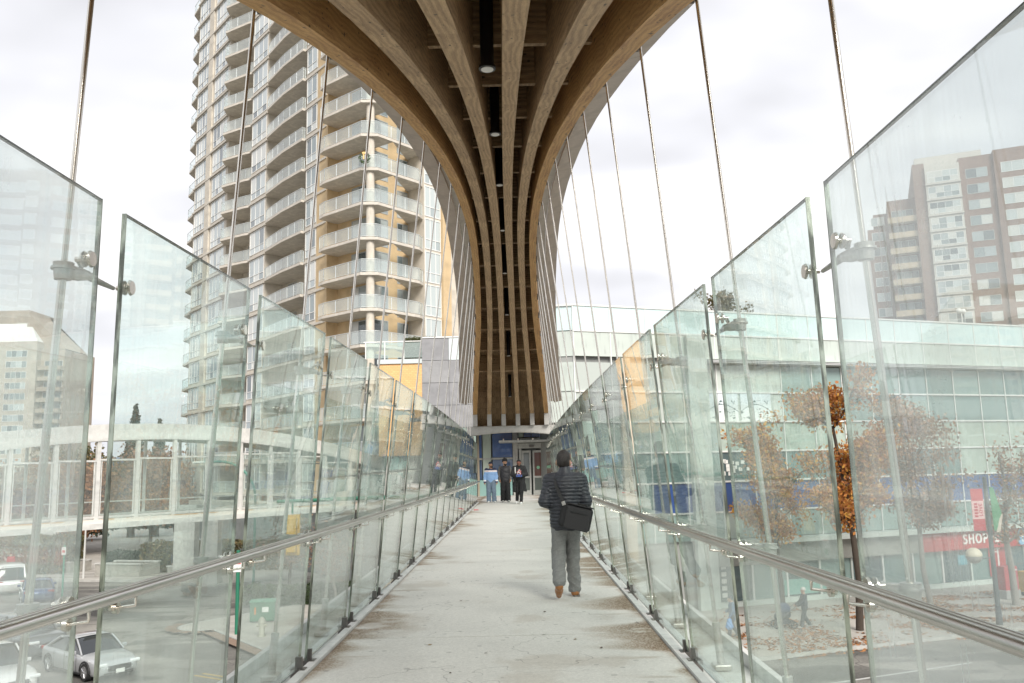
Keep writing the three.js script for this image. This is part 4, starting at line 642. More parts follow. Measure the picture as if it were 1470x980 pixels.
// tapered capsule; sx, sz squash the section
function cap(a, b, ra, rb, sx = 1, sz = 1) { return { a, b, ra, rb, sx, sz, d(x, y, z) { const ax = a[0], ay = a[1], az = a[2], px = (x - ax) / sx, py = y - ay, pz = (z - az) / sz, bx = (b[0] - ax) / sx, by = b[1] - ay, bz = (b[2] - az) / sz, l = bx * bx + by * by + bz * bz || 1e-9, t = clamp((px * bx + py * by + pz * bz) / l); this.t = t; return (Math.hypot(px - bx * t, py - by * t, pz - bz * t) - mix(ra, rb, t)) * Math.min(sx, sz, 1); } }; }
function ell(c, r) { return { a: c, b: c, ra: Math.max(...r), rb: Math.max(...r), sx: 1, sz: 1, d(x, y, z) { const k = Math.hypot((x - c[0]) / r[0], (y - c[1]) / r[1], (z - c[2]) / r[2]); return (k - 1) * Math.min(...r); } }; }
function mesher(list, k, h, mod, tint) {
  const lo = [9, 9, 9], hi = [-9, -9, -9]; for (const p of list) for (const q of [p.a, p.b]) for (let i = 0; i < 3; i++) { const m = Math.max(p.ra, p.rb) * (i === 0 ? Math.max(1, p.sx) : i === 2 ? Math.max(1, p.sz) : 1) + 0.03; lo[i] = Math.min(lo[i], q[i] - m); hi[i] = Math.max(hi[i], q[i] + m); }
  const f = (x, y, z) => { let d = 1e9; for (const p of list) d = d > 1e8 ? p.d(x, y, z) : smin(d, p.d(x, y, z), k); return mod ? mod(d, x, y, z) : d; };
  return nets(f, lo, hi, h, tint);
}
// a hand: palm, four fingers and a thumb; d: direction of the fingers, n: back of the hand, sgn: thumb side
function handG(w, d, n, sgn, curl, s = 1) {
  const D = V(...d).normalize(), Nn = V(...n); Nn.addScaledVector(D, -Nn.dot(D)).normalize(); const S = D.clone().cross(Nn).multiplyScalar(sgn), b = new B(), W = V(...w), P = (l, a, t) => W.clone().addScaledVector(D, l * s).addScaledVector(S, a * s).addScaledVector(Nn, t * s);
  b.tube([P(-0.03, 0, 0), P(0.02, 0, 0), P(0.06, 0, 0), P(0.092, 0, 0)], [0.026 * s, 0.034 * s, 0.038 * s, 0.03 * s], 10);
  [[-0.030, 0.066], [-0.010, 0.076], [0.011, 0.072], [0.030, 0.056]].forEach(([a, L]) => { const pts = [P(0.075, a, 0)], ra = [0.0095 * s]; let l = 0.075, t = 0, an = 0; for (let i = 0; i < 3; i++) { an += curl * (0.5 + 0.35 * i); l += Math.cos(an) * L / 2.6; t -= Math.sin(an) * L / 2.6; pts.push(P(l, a, t)); ra.push((0.009 - i * 0.0013) * s); } b.tube(pts, ra, 6); });
  b.tube([P(0.02, -0.028, 0), P(0.05, -0.050, -0.012), P(0.078, -0.052, -0.026)], [0.013 * s, 0.0105 * s, 0.008 * s], 6);
  return b.build();
}
// joints of a standing figure 1.75 m tall that faces +z; pose overrides single joints
function figure(pose = {}) { return { pelvis: [0, 0.95, 0], waist: [0, 1.08, 0], chest: [0, 1.30, 0], neck: [0, 1.485, -0.01], head: [0, 1.63, 0.015], shL: [0.185, 1.42, -0.01], shR: [-0.185, 1.42, -0.01], elL: [0.24, 1.14, -0.02], elR: [-0.24, 1.14, -0.02], wrL: [0.25, 0.89, 0.06], wrR: [-0.25, 0.89, 0.06], hipL: [0.095, 0.92, 0], hipR: [-0.095, 0.92, 0], knL: [0.10, 0.50, 0.02], knR: [-0.10, 0.50, 0.02], anL: [0.10, 0.085, -0.02], anR: [-0.10, 0.085, -0.02], toL: [0.12, 0.035, 0.16], toR: [-0.12, 0.035, 0.16], ...pose }; }
const skinOf = (c) => M({ color: c, roughness: 0.55, sheen: 0.2 });
function bodyG(J, cell, handOpts = {}, face = true) { // one continuous body, head and hands merged in
  const L = [cap(J.pelvis, J.chest, 0.125, 0.135, 1.15, 0.78), cap(J.chest, J.neck, 0.13, 0.06, 1.1, 0.8), cap(J.neck, [J.head[0], J.head[1] - 0.06, J.head[2] - 0.02], 0.054, 0.05)];
  for (const s of ['L', 'R']) L.push(cap(J['sh' + s], J['el' + s], 0.05, 0.038), cap(J['el' + s], J['wr' + s], 0.038, 0.027), cap(J['hip' + s], J['kn' + s], 0.078, 0.052), cap(J['kn' + s], J['an' + s], 0.05, 0.036), cap(J['an' + s], J['to' + s], 0.036, 0.028), cap(J.chest, J['sh' + s], 0.08, 0.05), cap(J.pelvis, J['hip' + s], 0.1, 0.08));
  const g1 = mesher(L, 0.05, cell), [hx, hy, hz] = J.head;
  const yaw = J.yaw || 0, cy = Math.cos(yaw), sy = Math.sin(yaw), h = (x, y, z) => [hx + x * cy + z * sy, hy + y, hz - x * sy + z * cy];
  const H = [ell([hx, hy + 0.025, hz], [0.076, 0.105, 0.092]), cap(h(0, -0.05, 0.03), h(0, -0.085, 0.06), 0.055, 0.032), cap([J.neck[0], J.neck[1], J.neck[2]], h(0, -0.06, -0.01), 0.054, 0.052), cap(h(0, 0.02, 0.085), h(0, -0.018, 0.108), 0.010, 0.015), ell(h(0.082, -0.008, -0.004), [0.014, 0.034, 0.021]), ell(h(-0.082, -0.008, -0.004), [0.014, 0.034, 0.021]), cap(h(-0.028, 0.028, 0.082), h(0.028, 0.028, 0.082), 0.012, 0.012), cap(h(-0.018, -0.055, 0.088), h(0.018, -0.055, 0.088), 0.009, 0.009)];
  const gs = [g1, mesher(H, 0.022, Math.min(cell, 0.007))];
  for (const s of ['L', 'R']) { const e = J['el' + s], w = J['wr' + s], o = handOpts[s] || {}, d = o.d || [w[0] - e[0], w[1] - e[1], w[2] - e[2]]; gs.push(handG(w, d, o.n || [s === 'L' ? 1 : -1, 0, 0.1], s === 'L' ? -1 : 1, o.curl ?? 0.35)); }
  return mergeGeometries(gs.map((g) => { const q = g.index ? g.toNonIndexed() : g; return q; }));
}
const cloth = (c, r = 0.85) => M({ color: c, roughness: r, sheen: 0.3, sheenRoughness: 0.6, map: grain(9), bumpMap: rep(grainBump, 6, 6), bumpScale: 0.001 });
function legsG(J, cell, r = [0.105, 0.083, 0.07], fold = 0.006, flare = 0) {
  const waist = [cap([J.pelvis[0], J.pelvis[1] + 0.02, J.pelvis[2]], [J.pelvis[0], J.pelvis[1] - 0.04, J.pelvis[2]], 0.135, 0.13, 1.18, 0.85)], legs = [];
  for (const s of ['L', 'R']) { const k = J['kn' + s], a = J['an' + s]; legs.push([[cap(J['hip' + s], k, r[0], r[1]), cap(k, a, r[1], r[2] + flare)], a[1] + 0.0]); }
  const all = [...waist, ...legs[0][0], ...legs[1][0]], lo = [9, 9, 9], hi = [-9, -9, -9]; for (const p of all) for (const q of [p.a, p.b]) for (let i = 0; i < 3; i++) { lo[i] = Math.min(lo[i], q[i] - 0.2); hi[i] = Math.max(hi[i], q[i] + 0.2); } lo[1] = Math.max(lo[1], -0.05);
  return nets((x, y, z) => { const w = waist[0].d(x, y, z), f = fold * (Math.sin(y * 46 + x * 42 + 1.6 * Math.sin(z * 25 + y * 9)) * 0.5 + Math.sin(y * 19 - z * 38 + x * 24) * 0.45 + 0.5 * Math.max(0, Math.sin(y * 70 - x * 50)) * sstep(0.34, 0.12, y)) * sstep(1.0, 0.2, y); const L = legs.map(([q, c]) => Math.max(smin(q[0].d(x, y, z), q[1].d(x, y, z), 0.03) - f, c - 0.035 - y)); return smin(w, smin(L[0], L[1], 0.012 + 0.03 * sstep(0.7, 0.85, y)), 0.04); }, lo, hi, cell);
}
function shoesG(J, cell, top = 0.09) { const L = []; for (const s of ['L', 'R']) { const a = J['an' + s], t = J['to' + s]; const f = mesher([cap([a[0], a[1] - 0.045, a[2] - 0.025], [mix(a[0], t[0], 0.5), mix(a[1] - 0.045, t[1], 0.5), mix(a[2], t[2], 0.5)], 0.042, 0.044, 0.95, 1), cap([mix(a[0], t[0], 0.4), mix(a[1] - 0.04, t[1], 0.4), mix(a[2], t[2], 0.4)], t, 0.045, 0.034), cap([a[0], a[1] - 0.03, a[2] - 0.02], [a[0], a[1] + 0.02, a[2] - 0.01], 0.045, 0.043)], 0.03, cell); L.push(f.toNonIndexed()); } return L; }
function finish(t, J, scale) { t.scale.setScalar(scale); return t; }

// --- man walking away with a shoulder bag
{
  const J = figure({ head: [0.01, 1.615, 0.03], neck: [0, 1.475, 0], shL: [0.18, 1.40, 0], shR: [-0.18, 1.40, 0], elL: [0.255, 1.15, -0.07], wrL: [0.20, 1.10, 0.19], elR: [-0.245, 1.14, -0.05], wrR: [-0.24, 0.93, 0.12], hipL: [0.085, 0.92, 0], hipR: [-0.085, 0.92, 0], knL: [0.10, 0.50, 0.03], anL: [0.12, 0.205, -0.25], toL: [0.12, 0.045, -0.13], knR: [-0.075, 0.49, 0.13], anR: [-0.085, 0.085, 0.10], toR: [-0.12, 0.035, 0.27] });
  const p = thing('person', 'person in dark quilted jacket and grey trousers walking away with shoulder bag', 'person', [0.79, floorY(10.55), -10.6], Math.PI);
  part(p, 'body', bodyG(J, 0.012), skinOf([0.42, 0.25, 0.17]));
  const jl = [cap([0, 0.90, -0.005], [0, 1.12, 0], 0.165, 0.160, 1.14, 0.84), cap([0, 1.12, 0], [0, 1.33, -0.01], 0.165, 0.165, 1.2, 0.84), cap([0, 1.33, -0.01], [0, 1.44, -0.005], 0.15, 0.08, 1.25, 0.85), cap([0, 1.46, 0], [0, 1.52, 0.005], 0.075, 0.07)];
  for (const s of ['L', 'R']) { const S = J['sh' + s], E = J['el' + s], W = J['wr' + s]; jl.push(cap([S[0] * 0.8, S[1], S[2]], S, 0.085, 0.08), cap(S, E, 0.074, 0.064), cap(E, W, 0.064, 0.046)); }
  const arms = jl.filter((q, i) => i > 3);
  part(p, 'jacket', mesher(jl, 0.04, 0.0075, (d, x, y, z) => { // quilting: horizontal baffles
    let ph = y / 0.043; for (const q of arms) { if (q.d(x, y, z) < 0.012 && Math.abs(x) > 0.2) ph = y / 0.045 + 0.3 + 0.35 * Math.sin(x * 9); }
    const rb = Math.pow(Math.abs(Math.sin(ph * Math.PI)), 0.55), w = 0.0028 * Math.sin(x * 61 + Math.floor(ph) * 2.1) * Math.sin(z * 47 + ph); const dd = d - (y > 1.47 ? 0 : 0.0105 * rb + w); return Math.max(dd, 0.795 - y + 0.006 * Math.sin(x * 30)); }), M({ color: [0.026, 0.028, 0.036], roughness: 0.5, sheen: 0.5, sheenRoughness: 0.4 }));
  part(p, 'trousers', legsG(J, 0.0095, [0.10, 0.084, 0.074], 0.011), cloth([0.27, 0.27, 0.265]));
  const mShoe = M({ color: [0.29, 0.12, 0.035], roughness: 0.35, clearcoat: 0.3 }); for (const g of shoesG(J, 0.009)) part(p, 'shoe', g, mShoe);
  part(p, 'shoe_sole', new B().rbox(0.085, 0.022, 0.27, 0.01, J.toR[0] + 0.016, 0.008, 0.165).build(), mSteelDark);
  // hair: cap over the back and top of the head
  const hd = J.head; part(p, 'hair', mesher([ell([hd[0], hd[1] + 0.04, hd[2] - 0.012], [0.084, 0.098, 0.098]), ell([hd[0], hd[1] - 0.015, hd[2] - 0.045], [0.070, 0.062, 0.056]), ell([hd[0] - 0.02, hd[1] + 0.1, hd[2] + 0.03], [0.06, 0.05, 0.06])], 0.03, 0.0055, (d, x, y, z) => Math.max(d - 0.0022 * Math.sin(Math.atan2(x - hd[0], z - hd[2] + 0.03) * 26 + 3 * Math.sin(y * 60)) - 0.003 * Math.sin(y * 47 + x * 33), z - hd[2] - 0.05 + (y - hd[1]) * -0.4, hd[1] - 0.062 - y + (z > hd[2] - 0.03 ? 0.06 : 0))), M({ color: [0.018, 0.013, 0.011], roughness: 0.55, sheen: 0.4 }));
  part(p, 'sock', new B().tube([V(J.anR[0], 0.1, J.anR[2] - 0.01), V(J.anR[0], 0.17, J.anR[2])], 0.045, 10).build(), M({ color: [0.02, 0.02, 0.02] }));
  // bag
  const bag = thing('shoulder_bag', 'black shoulder bag hanging behind the quilted jacket', 'bag', [0.79, floorY(10.55), -10.6], Math.PI);
  const mB = cloth([0.020, 0.019, 0.021], 0.75), rot = new THREE.Matrix4().makeRotationFromEuler(new THREE.Euler(0.10, -0.38, 0.26)).setPosition(-0.105, 0.955, -0.205);
  part(bag, 'pouch', new B().add(new RoundedBoxGeometry(0.40, 0.29, 0.11, 5, 0.052), rot).build(), mB);
  part(bag, 'flap', new B().add(new RoundedBoxGeometry(0.305, 0.262, 0.02, 3, 0.009), rot.clone().multiply(new THREE.Matrix4().makeTranslation(-0.045, -0.012, -0.063))).add(new RoundedBoxGeometry(0.305, 0.016, 0.10, 2, 0.007), rot.clone().multiply(new THREE.Matrix4().makeTranslation(-0.045, 0.146, -0.012))).build(), cloth([0.034, 0.032, 0.034], 0.7));
  part(bag, 'pocket_zip', new B().add(new RoundedBoxGeometry(0.22, 0.012, 0.008, 2, 0.003), rot.clone().multiply(new THREE.Matrix4().makeTranslation(-0.05, 0.055, -0.075))).build(), M({ color: [0.006, 0.006, 0.006], roughness: 0.4 }));
  part(bag, 'handle', new B().add(new RoundedBoxGeometry(0.12, 0.02, 0.02, 2, 0.008), rot.clone().multiply(new THREE.Matrix4().makeTranslation(-0.06, 0.162, -0.03))).build(), M({ color: [0.01, 0.01, 0.01] }));
  const sp = [[0.035, 1.135, -0.20], [0.075, 1.23, -0.175], [0.115, 1.34, -0.145], [0.135, 1.44, -0.07], [0.125, 1.465, 0.0], [0.08, 1.40, 0.12], [-0.02, 1.2, 0.175], [-0.16, 1.05, 0.15], [-0.27, 1.0, 0.03], [-0.30, 1.02, -0.13]];
  const cv = new THREE.CatmullRomCurve3(sp.map((q) => V(...q))), st = new B(), n = 36; let prev = null; for (let i = 0; i <= n; i++) { const c = cv.getPoint(i / n), tg = cv.getTangent(i / n), out = V(c.x * 0.6, 0.0, c.z).addScaledVector(V(0, 1, 0), c.y > 1.4 ? 0.4 : 0).normalize(), sd = tg.clone().cross(out).normalize().multiplyScalar(0.021), q = [c.clone().add(sd), c.clone().sub(sd)].map((v) => v.toArray()), q2 = [c.clone().add(sd).addScaledVector(out, 0.004), c.clone().sub(sd).addScaledVector(out, 0.004)].map((v) => v.toArray()); if (prev) { st.quad(prev[1][0], prev[1][1], q2[1], q2[0]); st.quad(prev[0][1], prev[0][0], q[0], q[1]); } prev = [q, q2]; }
  part(bag, 'strap', st.build(), M({ color: [0.018, 0.017, 0.018], roughness: 0.6, side: THREE.DoubleSide }));
  part(bag, 'buckle', new B().add(new RoundedBoxGeometry(0.045, 0.05, 0.012, 2, 0.004), new THREE.Matrix4().makeRotationZ(-0.3).setPosition(0.035, 1.125, -0.21)).build(), M({ color: [0.45, 0.44, 0.42], metalness: 1, roughness: 0.3 }));
}
// --- three people coming the other way
function hairCap(J, c, o = {}) { const [x, y, z] = J.head, u = o.up || 0; return mesher([ell([x, y + 0.045 + u, z - 0.014], [0.088 + (o.fat || 0), 0.092 + (o.fat || 0), 0.1 + (o.fat || 0)])], 0.02, 0.009, (d, a, b, q) => Math.max(d, (o.brow ?? 0.045) + y - b - (q < z - 0.03 ? 0.09 : 0))); }
function eyes(p, J) { const [x, y, z] = J.head, yaw = J.yaw || 0; for (const s of [-1, 1]) part(p, 'eye', memo('eye', () => new THREE.SphereGeometry(0.0085, 8, 6)), M({ color: [0.03, 0.02, 0.02], roughness: 0.2 }), [x + s * 0.03 * Math.cos(yaw) + 0.084 * Math.sin(yaw), y + 0.02, z - s * 0.03 * Math.sin(yaw) + 0.084 * Math.cos(yaw)]); }
function topG(J, cell, r, hem, opt = {}) { const L = [cap([0, hem + 0.1, 0], J.waist, r, r, 1.16, 0.85), cap(J.waist, J.chest, r, r + 0.005, 1.2, 0.85), cap(J.chest, [J.neck[0], J.neck[1] - 0.03, J.neck[2]], r - 0.01, 0.07, 1.2, 0.85)]; if (!opt.vest) for (const s of ['L', 'R']) L.push(cap(J['sh' + s], J['el' + s], 0.075 + (opt.arm || 0), 0.06 + (opt.arm || 0)), cap(J['el' + s], J['wr' + s], 0.06 + (opt.arm || 0), 0.046 + (opt.arm || 0))); else for (const s of ['L', 'R']) L.push(cap(J.chest, J['sh' + s], 0.1, 0.075)); return mesher(L, 0.045, cell, (d, x, y, z) => Math.max(d - 0.004 * Math.sin(y * 40 + x * 22) * Math.sin(z * 30 + y * 13), hem - y), opt.tint); }
{ // light blue pullover
  const J = figure({ yaw: 0.5, elL: [0.245, 1.14, -0.03], wrL: [0.255, 0.90, 0.05], elR: [-0.25, 1.14, -0.03], wrR: [-0.26, 0.90, 0.05], knL: [0.12, 0.5, 0.03], anL: [0.14, 0.085, 0.0], toL: [0.19, 0.035, 0.16] });
  const p = thing('person', 'person in light blue and white pullover, jeans and dark cap', 'person', [-0.93, floorY(37.6), -37.6], 0); p.scale.setScalar(1.0);
  part(p, 'body', bodyG(J, 0.016, { L: { d: [0.1, -1, 0.1] }, R: { d: [-0.1, -1, 0.1] } }), skinOf([0.33, 0.18, 0.11])); eyes(p, J);
  part(p, 'pullover', topG(J, 0.013, 0.155, 0.86, { arm: 0.012, tint: (x, y, z) => y > 1.40 ? [0.02, 0.025, 0.06] : y > 1.325 && Math.abs(x) < 0.5 ? (y > 1.36 && y < 1.375 ? [0.45, 0.1, 0.1] : [0.72, 0.72, 0.72]) : Math.abs(x) > 0.2 && y < 0.99 ? (y < 0.93 ? [0.02, 0.03, 0.12] : [0.75, 0.75, 0.75]) : [0.22, 0.36, 0.60] }), M({ vertexColors: true, roughness: 0.85, sheen: 0.2 }));
  part(p, 'jeans', legsG(J, 0.013, [0.115, 0.1, 0.098], 0.009), cloth([0.20, 0.27, 0.36])); for (const g of shoesG(J, 0.013)) part(p, 'shoe', g, M({ color: [0.6, 0.6, 0.58], roughness: 0.6 }));
  part(p, 'cap', hairCap(J, 0, { fat: 0.008, up: 0.005 }), cloth([0.018, 0.022, 0.045])); const [hx, hy, hz] = J.head; part(p, 'beard', mesher([ell([hx + 0.03, hy - 0.075, hz + 0.045], [0.05, 0.045, 0.055])], 0.02, 0.01), M({ color: [0.03, 0.02, 0.016] }));
}
{ // black vest
  const J = figure({ yaw: 0.3, elL: [0.25, 1.14, -0.05], wrL: [0.22, 0.93, 0.08], elR: [-0.26, 1.14, -0.05], wrR: [-0.24, 0.93, 0.06], knL: [0.10, 0.5, 0.06], anL: [0.11, 0.085, 0.05], toL: [0.14, 0.035, 0.22] });
  const p = thing('person', 'person in black padded vest, black trousers and black knitted hat', 'person', [-0.31, floorY(38), -38], 0.1); p.scale.setScalar(1.06);
  part(p, 'body', bodyG(J, 0.016), skinOf([0.34, 0.19, 0.12])); eyes(p, J);
  part(p, 'sweater', topG(J, 0.014, 0.135, 0.88), cloth([0.16, 0.15, 0.14])); part(p, 'vest', topG(J, 0.014, 0.17, 0.84, { vest: true }), M({ color: [0.022, 0.022, 0.026], roughness: 0.6 }));
  part(p, 'trousers', legsG(J, 0.013, [0.118, 0.105, 0.105], 0.009), cloth([0.016, 0.016, 0.018])); for (const g of shoesG(J, 0.013)) part(p, 'shoe', g, M({ color: [0.42, 0.42, 0.40], roughness: 0.6 }));
  part(p, 'hat', hairCap(J, 0, { fat: 0.03, up: 0.03, brow: 0.05 }), cloth([0.012, 0.012, 0.014])); const [hx, hy, hz] = J.head; part(p, 'beard', mesher([ell([hx + 0.02, hy - 0.085, hz + 0.045], [0.06, 0.055, 0.06])], 0.02, 0.01), M({ color: [0.02, 0.015, 0.012] }));
}
{ // long coat, looking at a phone held in both hands
  const J = figure({ head: [0, 1.61, 0.05], elL: [0.27, 1.16, 0.02], wrL: [0.10, 1.12, 0.24], elR: [-0.27, 1.16, 0.02], wrR: [-0.10, 1.12, 0.24], hipL: [0.09, 0.92, 0], knL: [0.085, 0.50, 0.13], anL: [0.06, 0.085, 0.17], toL: [0.07, 0.035, 0.36], knR: [-0.09, 0.50, -0.02], anR: [-0.12, 0.13, -0.2], toR: [-0.13, 0.035, -0.06] });
  const p = thing('person', 'person in long open black coat and white shoes holding a tablet', 'person', [0.31, floorY(35.8), -35.8], -0.05); p.scale.setScalar(1.04);
  part(p, 'body', bodyG(J, 0.016, { L: { n: [0.3, 0.2, -1], curl: 0.7 }, R: { n: [-0.3, 0.2, -1], curl: 0.7 } }), skinOf([0.16, 0.075, 0.045])); eyes(p, J);
  part(p, 'shirt', topG(J, 0.013, 0.14, 0.84, { vest: true, tint: (x, y, z) => z > 0 && y > 1.16 && y < 1.36 && Math.abs(x) < 0.1 ? (hash(Math.floor(x * 55), Math.floor(y * 55)) < 0.34 ? [0.75, 0.72, 0.7] : hash(Math.floor(x * 50) + 9, Math.floor(y * 50)) < 0.3 ? [0.6, 0.1, 0.1] : [0.02, 0.02, 0.02]) : [0.014, 0.014, 0.015] }), M({ vertexColors: true, roughness: 0.8 }));
  const cl = [cap([0, 0.55, -0.04], [0, 1.0, -0.02], 0.26, 0.19, 1.1, 0.75), cap([0, 1.0, -0.02], [0, 1.34, -0.02], 0.185, 0.18, 1.2, 0.85), cap([0, 1.36, -0.02], [0, 1.47, -0.01], 0.16, 0.1, 1.2, 0.85)]; for (const s of ['L', 'R']) cl.push(cap(J['sh' + s], J['el' + s], 0.095, 0.085), cap(J['el' + s], J['wr' + s], 0.085, 0.062));
  part(p, 'coat', mesher(cl, 0.05, 0.014, (d, x, y, z) => { const open = z > 0.02 && y < 1.46 && Math.abs(x) < (y > 1.05 ? 0.085 : 0.085 + (1.05 - y) * 0.12) ? 0.02 : -1; return Math.max(d - 0.005 * Math.sin(y * 30 + x * 18), 0.47 - y + 0.02 * Math.sin(x * 12), open); }), cloth([0.018, 0.018, 0.02]));
  part(p, 'trousers', legsG(J, 0.013, [0.098, 0.075, 0.065], 0.005), cloth([0.013, 0.013, 0.015])); for (const g of shoesG(J, 0.013)) part(p, 'shoe', g, M({ color: [0.78, 0.78, 0.77], roughness: 0.5 }));
  part(p, 'hair', hairCap(J, 0, { fat: 0.004 }), cloth([0.012, 0.01, 0.01])); part(p, 'glasses', new B().add(new THREE.TorusGeometry(0.026, 0.004, 6, 14), new THREE.Matrix4().setPosition(-0.033, 1.633, 0.148)).add(new THREE.TorusGeometry(0.026, 0.004, 6, 14), new THREE.Matrix4().setPosition(0.033, 1.633, 0.148)).tube([V(-0.01, 1.633, 0.15), V(0.01, 1.633, 0.15)], 0.004, 5).build(), M({ color: [0.35, 0.06, 0.05], roughness: 0.3 }));
  part(p, 'shoulder_strap', new B().box(-0.165, -0.135, 1.12, 1.45, 0.135, 0.15).build(), M({ color: [0.7, 0.7, 0.68] }));
  single('tablet', 'dark blue tablet held in both hands of the person in the long coat', 'tablet', new B().add(new RoundedBoxGeometry(0.24, 0.16, 0.012, 2, 0.005), new THREE.Matrix4().makeRotationX(-0.9)).build(), M({ color: [0.05, 0.10, 0.28], roughness: 0.3 }), [0.30, floorY(35.8) + 1.16, -35.47]);
}

// ================================================================ VEHICLES
const mTyre = M({ color: [0.018, 0.018, 0.018], roughness: 0.8 }), mRim = M({ color: [0.55, 0.55, 0.56], metalness: 0.9, roughness: 0.3 }), mCarGlass = M({ color: [0.012, 0.016, 0.018], roughness: 0.05, clearcoat: 1 }), mChrome = M({ color: [0.75, 0.75, 0.75], metalness: 1, roughness: 0.15 }), mTrim = M({ color: [0.02, 0.02, 0.021], roughness: 0.5 }), mLampW = M({ color: [0.72, 0.74, 0.75], roughness: 0.1, clearcoat: 1 }), mLampR = M({ color: [0.35, 0.012, 0.012], roughness: 0.15, clearcoat: 1 }), mLampO = M({ color: [0.75, 0.22, 0.03], roughness: 0.2 }), mPlate = M({ color: [0.7, 0.7, 0.68], roughness: 0.5 });
// loft: rings of equal length
function loft(rings, closeEnds = true) {
  const p = [], id = [], n = rings[0].length; rings.forEach((r) => r.forEach((q) => p.push(...q)));
  for (let i = 0; i < rings.length - 1; i++) for (let j = 0; j < n - 1; j++) { const a = i * n + j, b = a + 1, c = a + n, d = c + 1; id.push(a, c, b, b, c, d); }
  if (closeEnds) for (const [i, f] of [[0, 1], [rings.length - 1, 0]]) { const c = p.length / 3, m = [0, 1, 2].map((k) => rings[i].reduce((s, q) => s + q[k], 0) / n); p.push(...m); for (let j = 0; j < n - 1; j++) f ? id.push(c, i * n + j, i * n + j + 1) : id.push(c, i * n + j + 1, i * n + j); id.push(...(f ? [c, i * n + n - 1, i * n] : [c, i * n, i * n + n - 1])); }
  const g = new THREE.BufferGeometry(); g.setAttribute('position', new THREE.Float32BufferAttribute(p, 3)); g.setIndex(id); g.computeVertexNormals(); g.setAttribute('uv', new THREE.Float32BufferAttribute(new Float32Array(p.length / 3 * 2), 2)); return g;
}
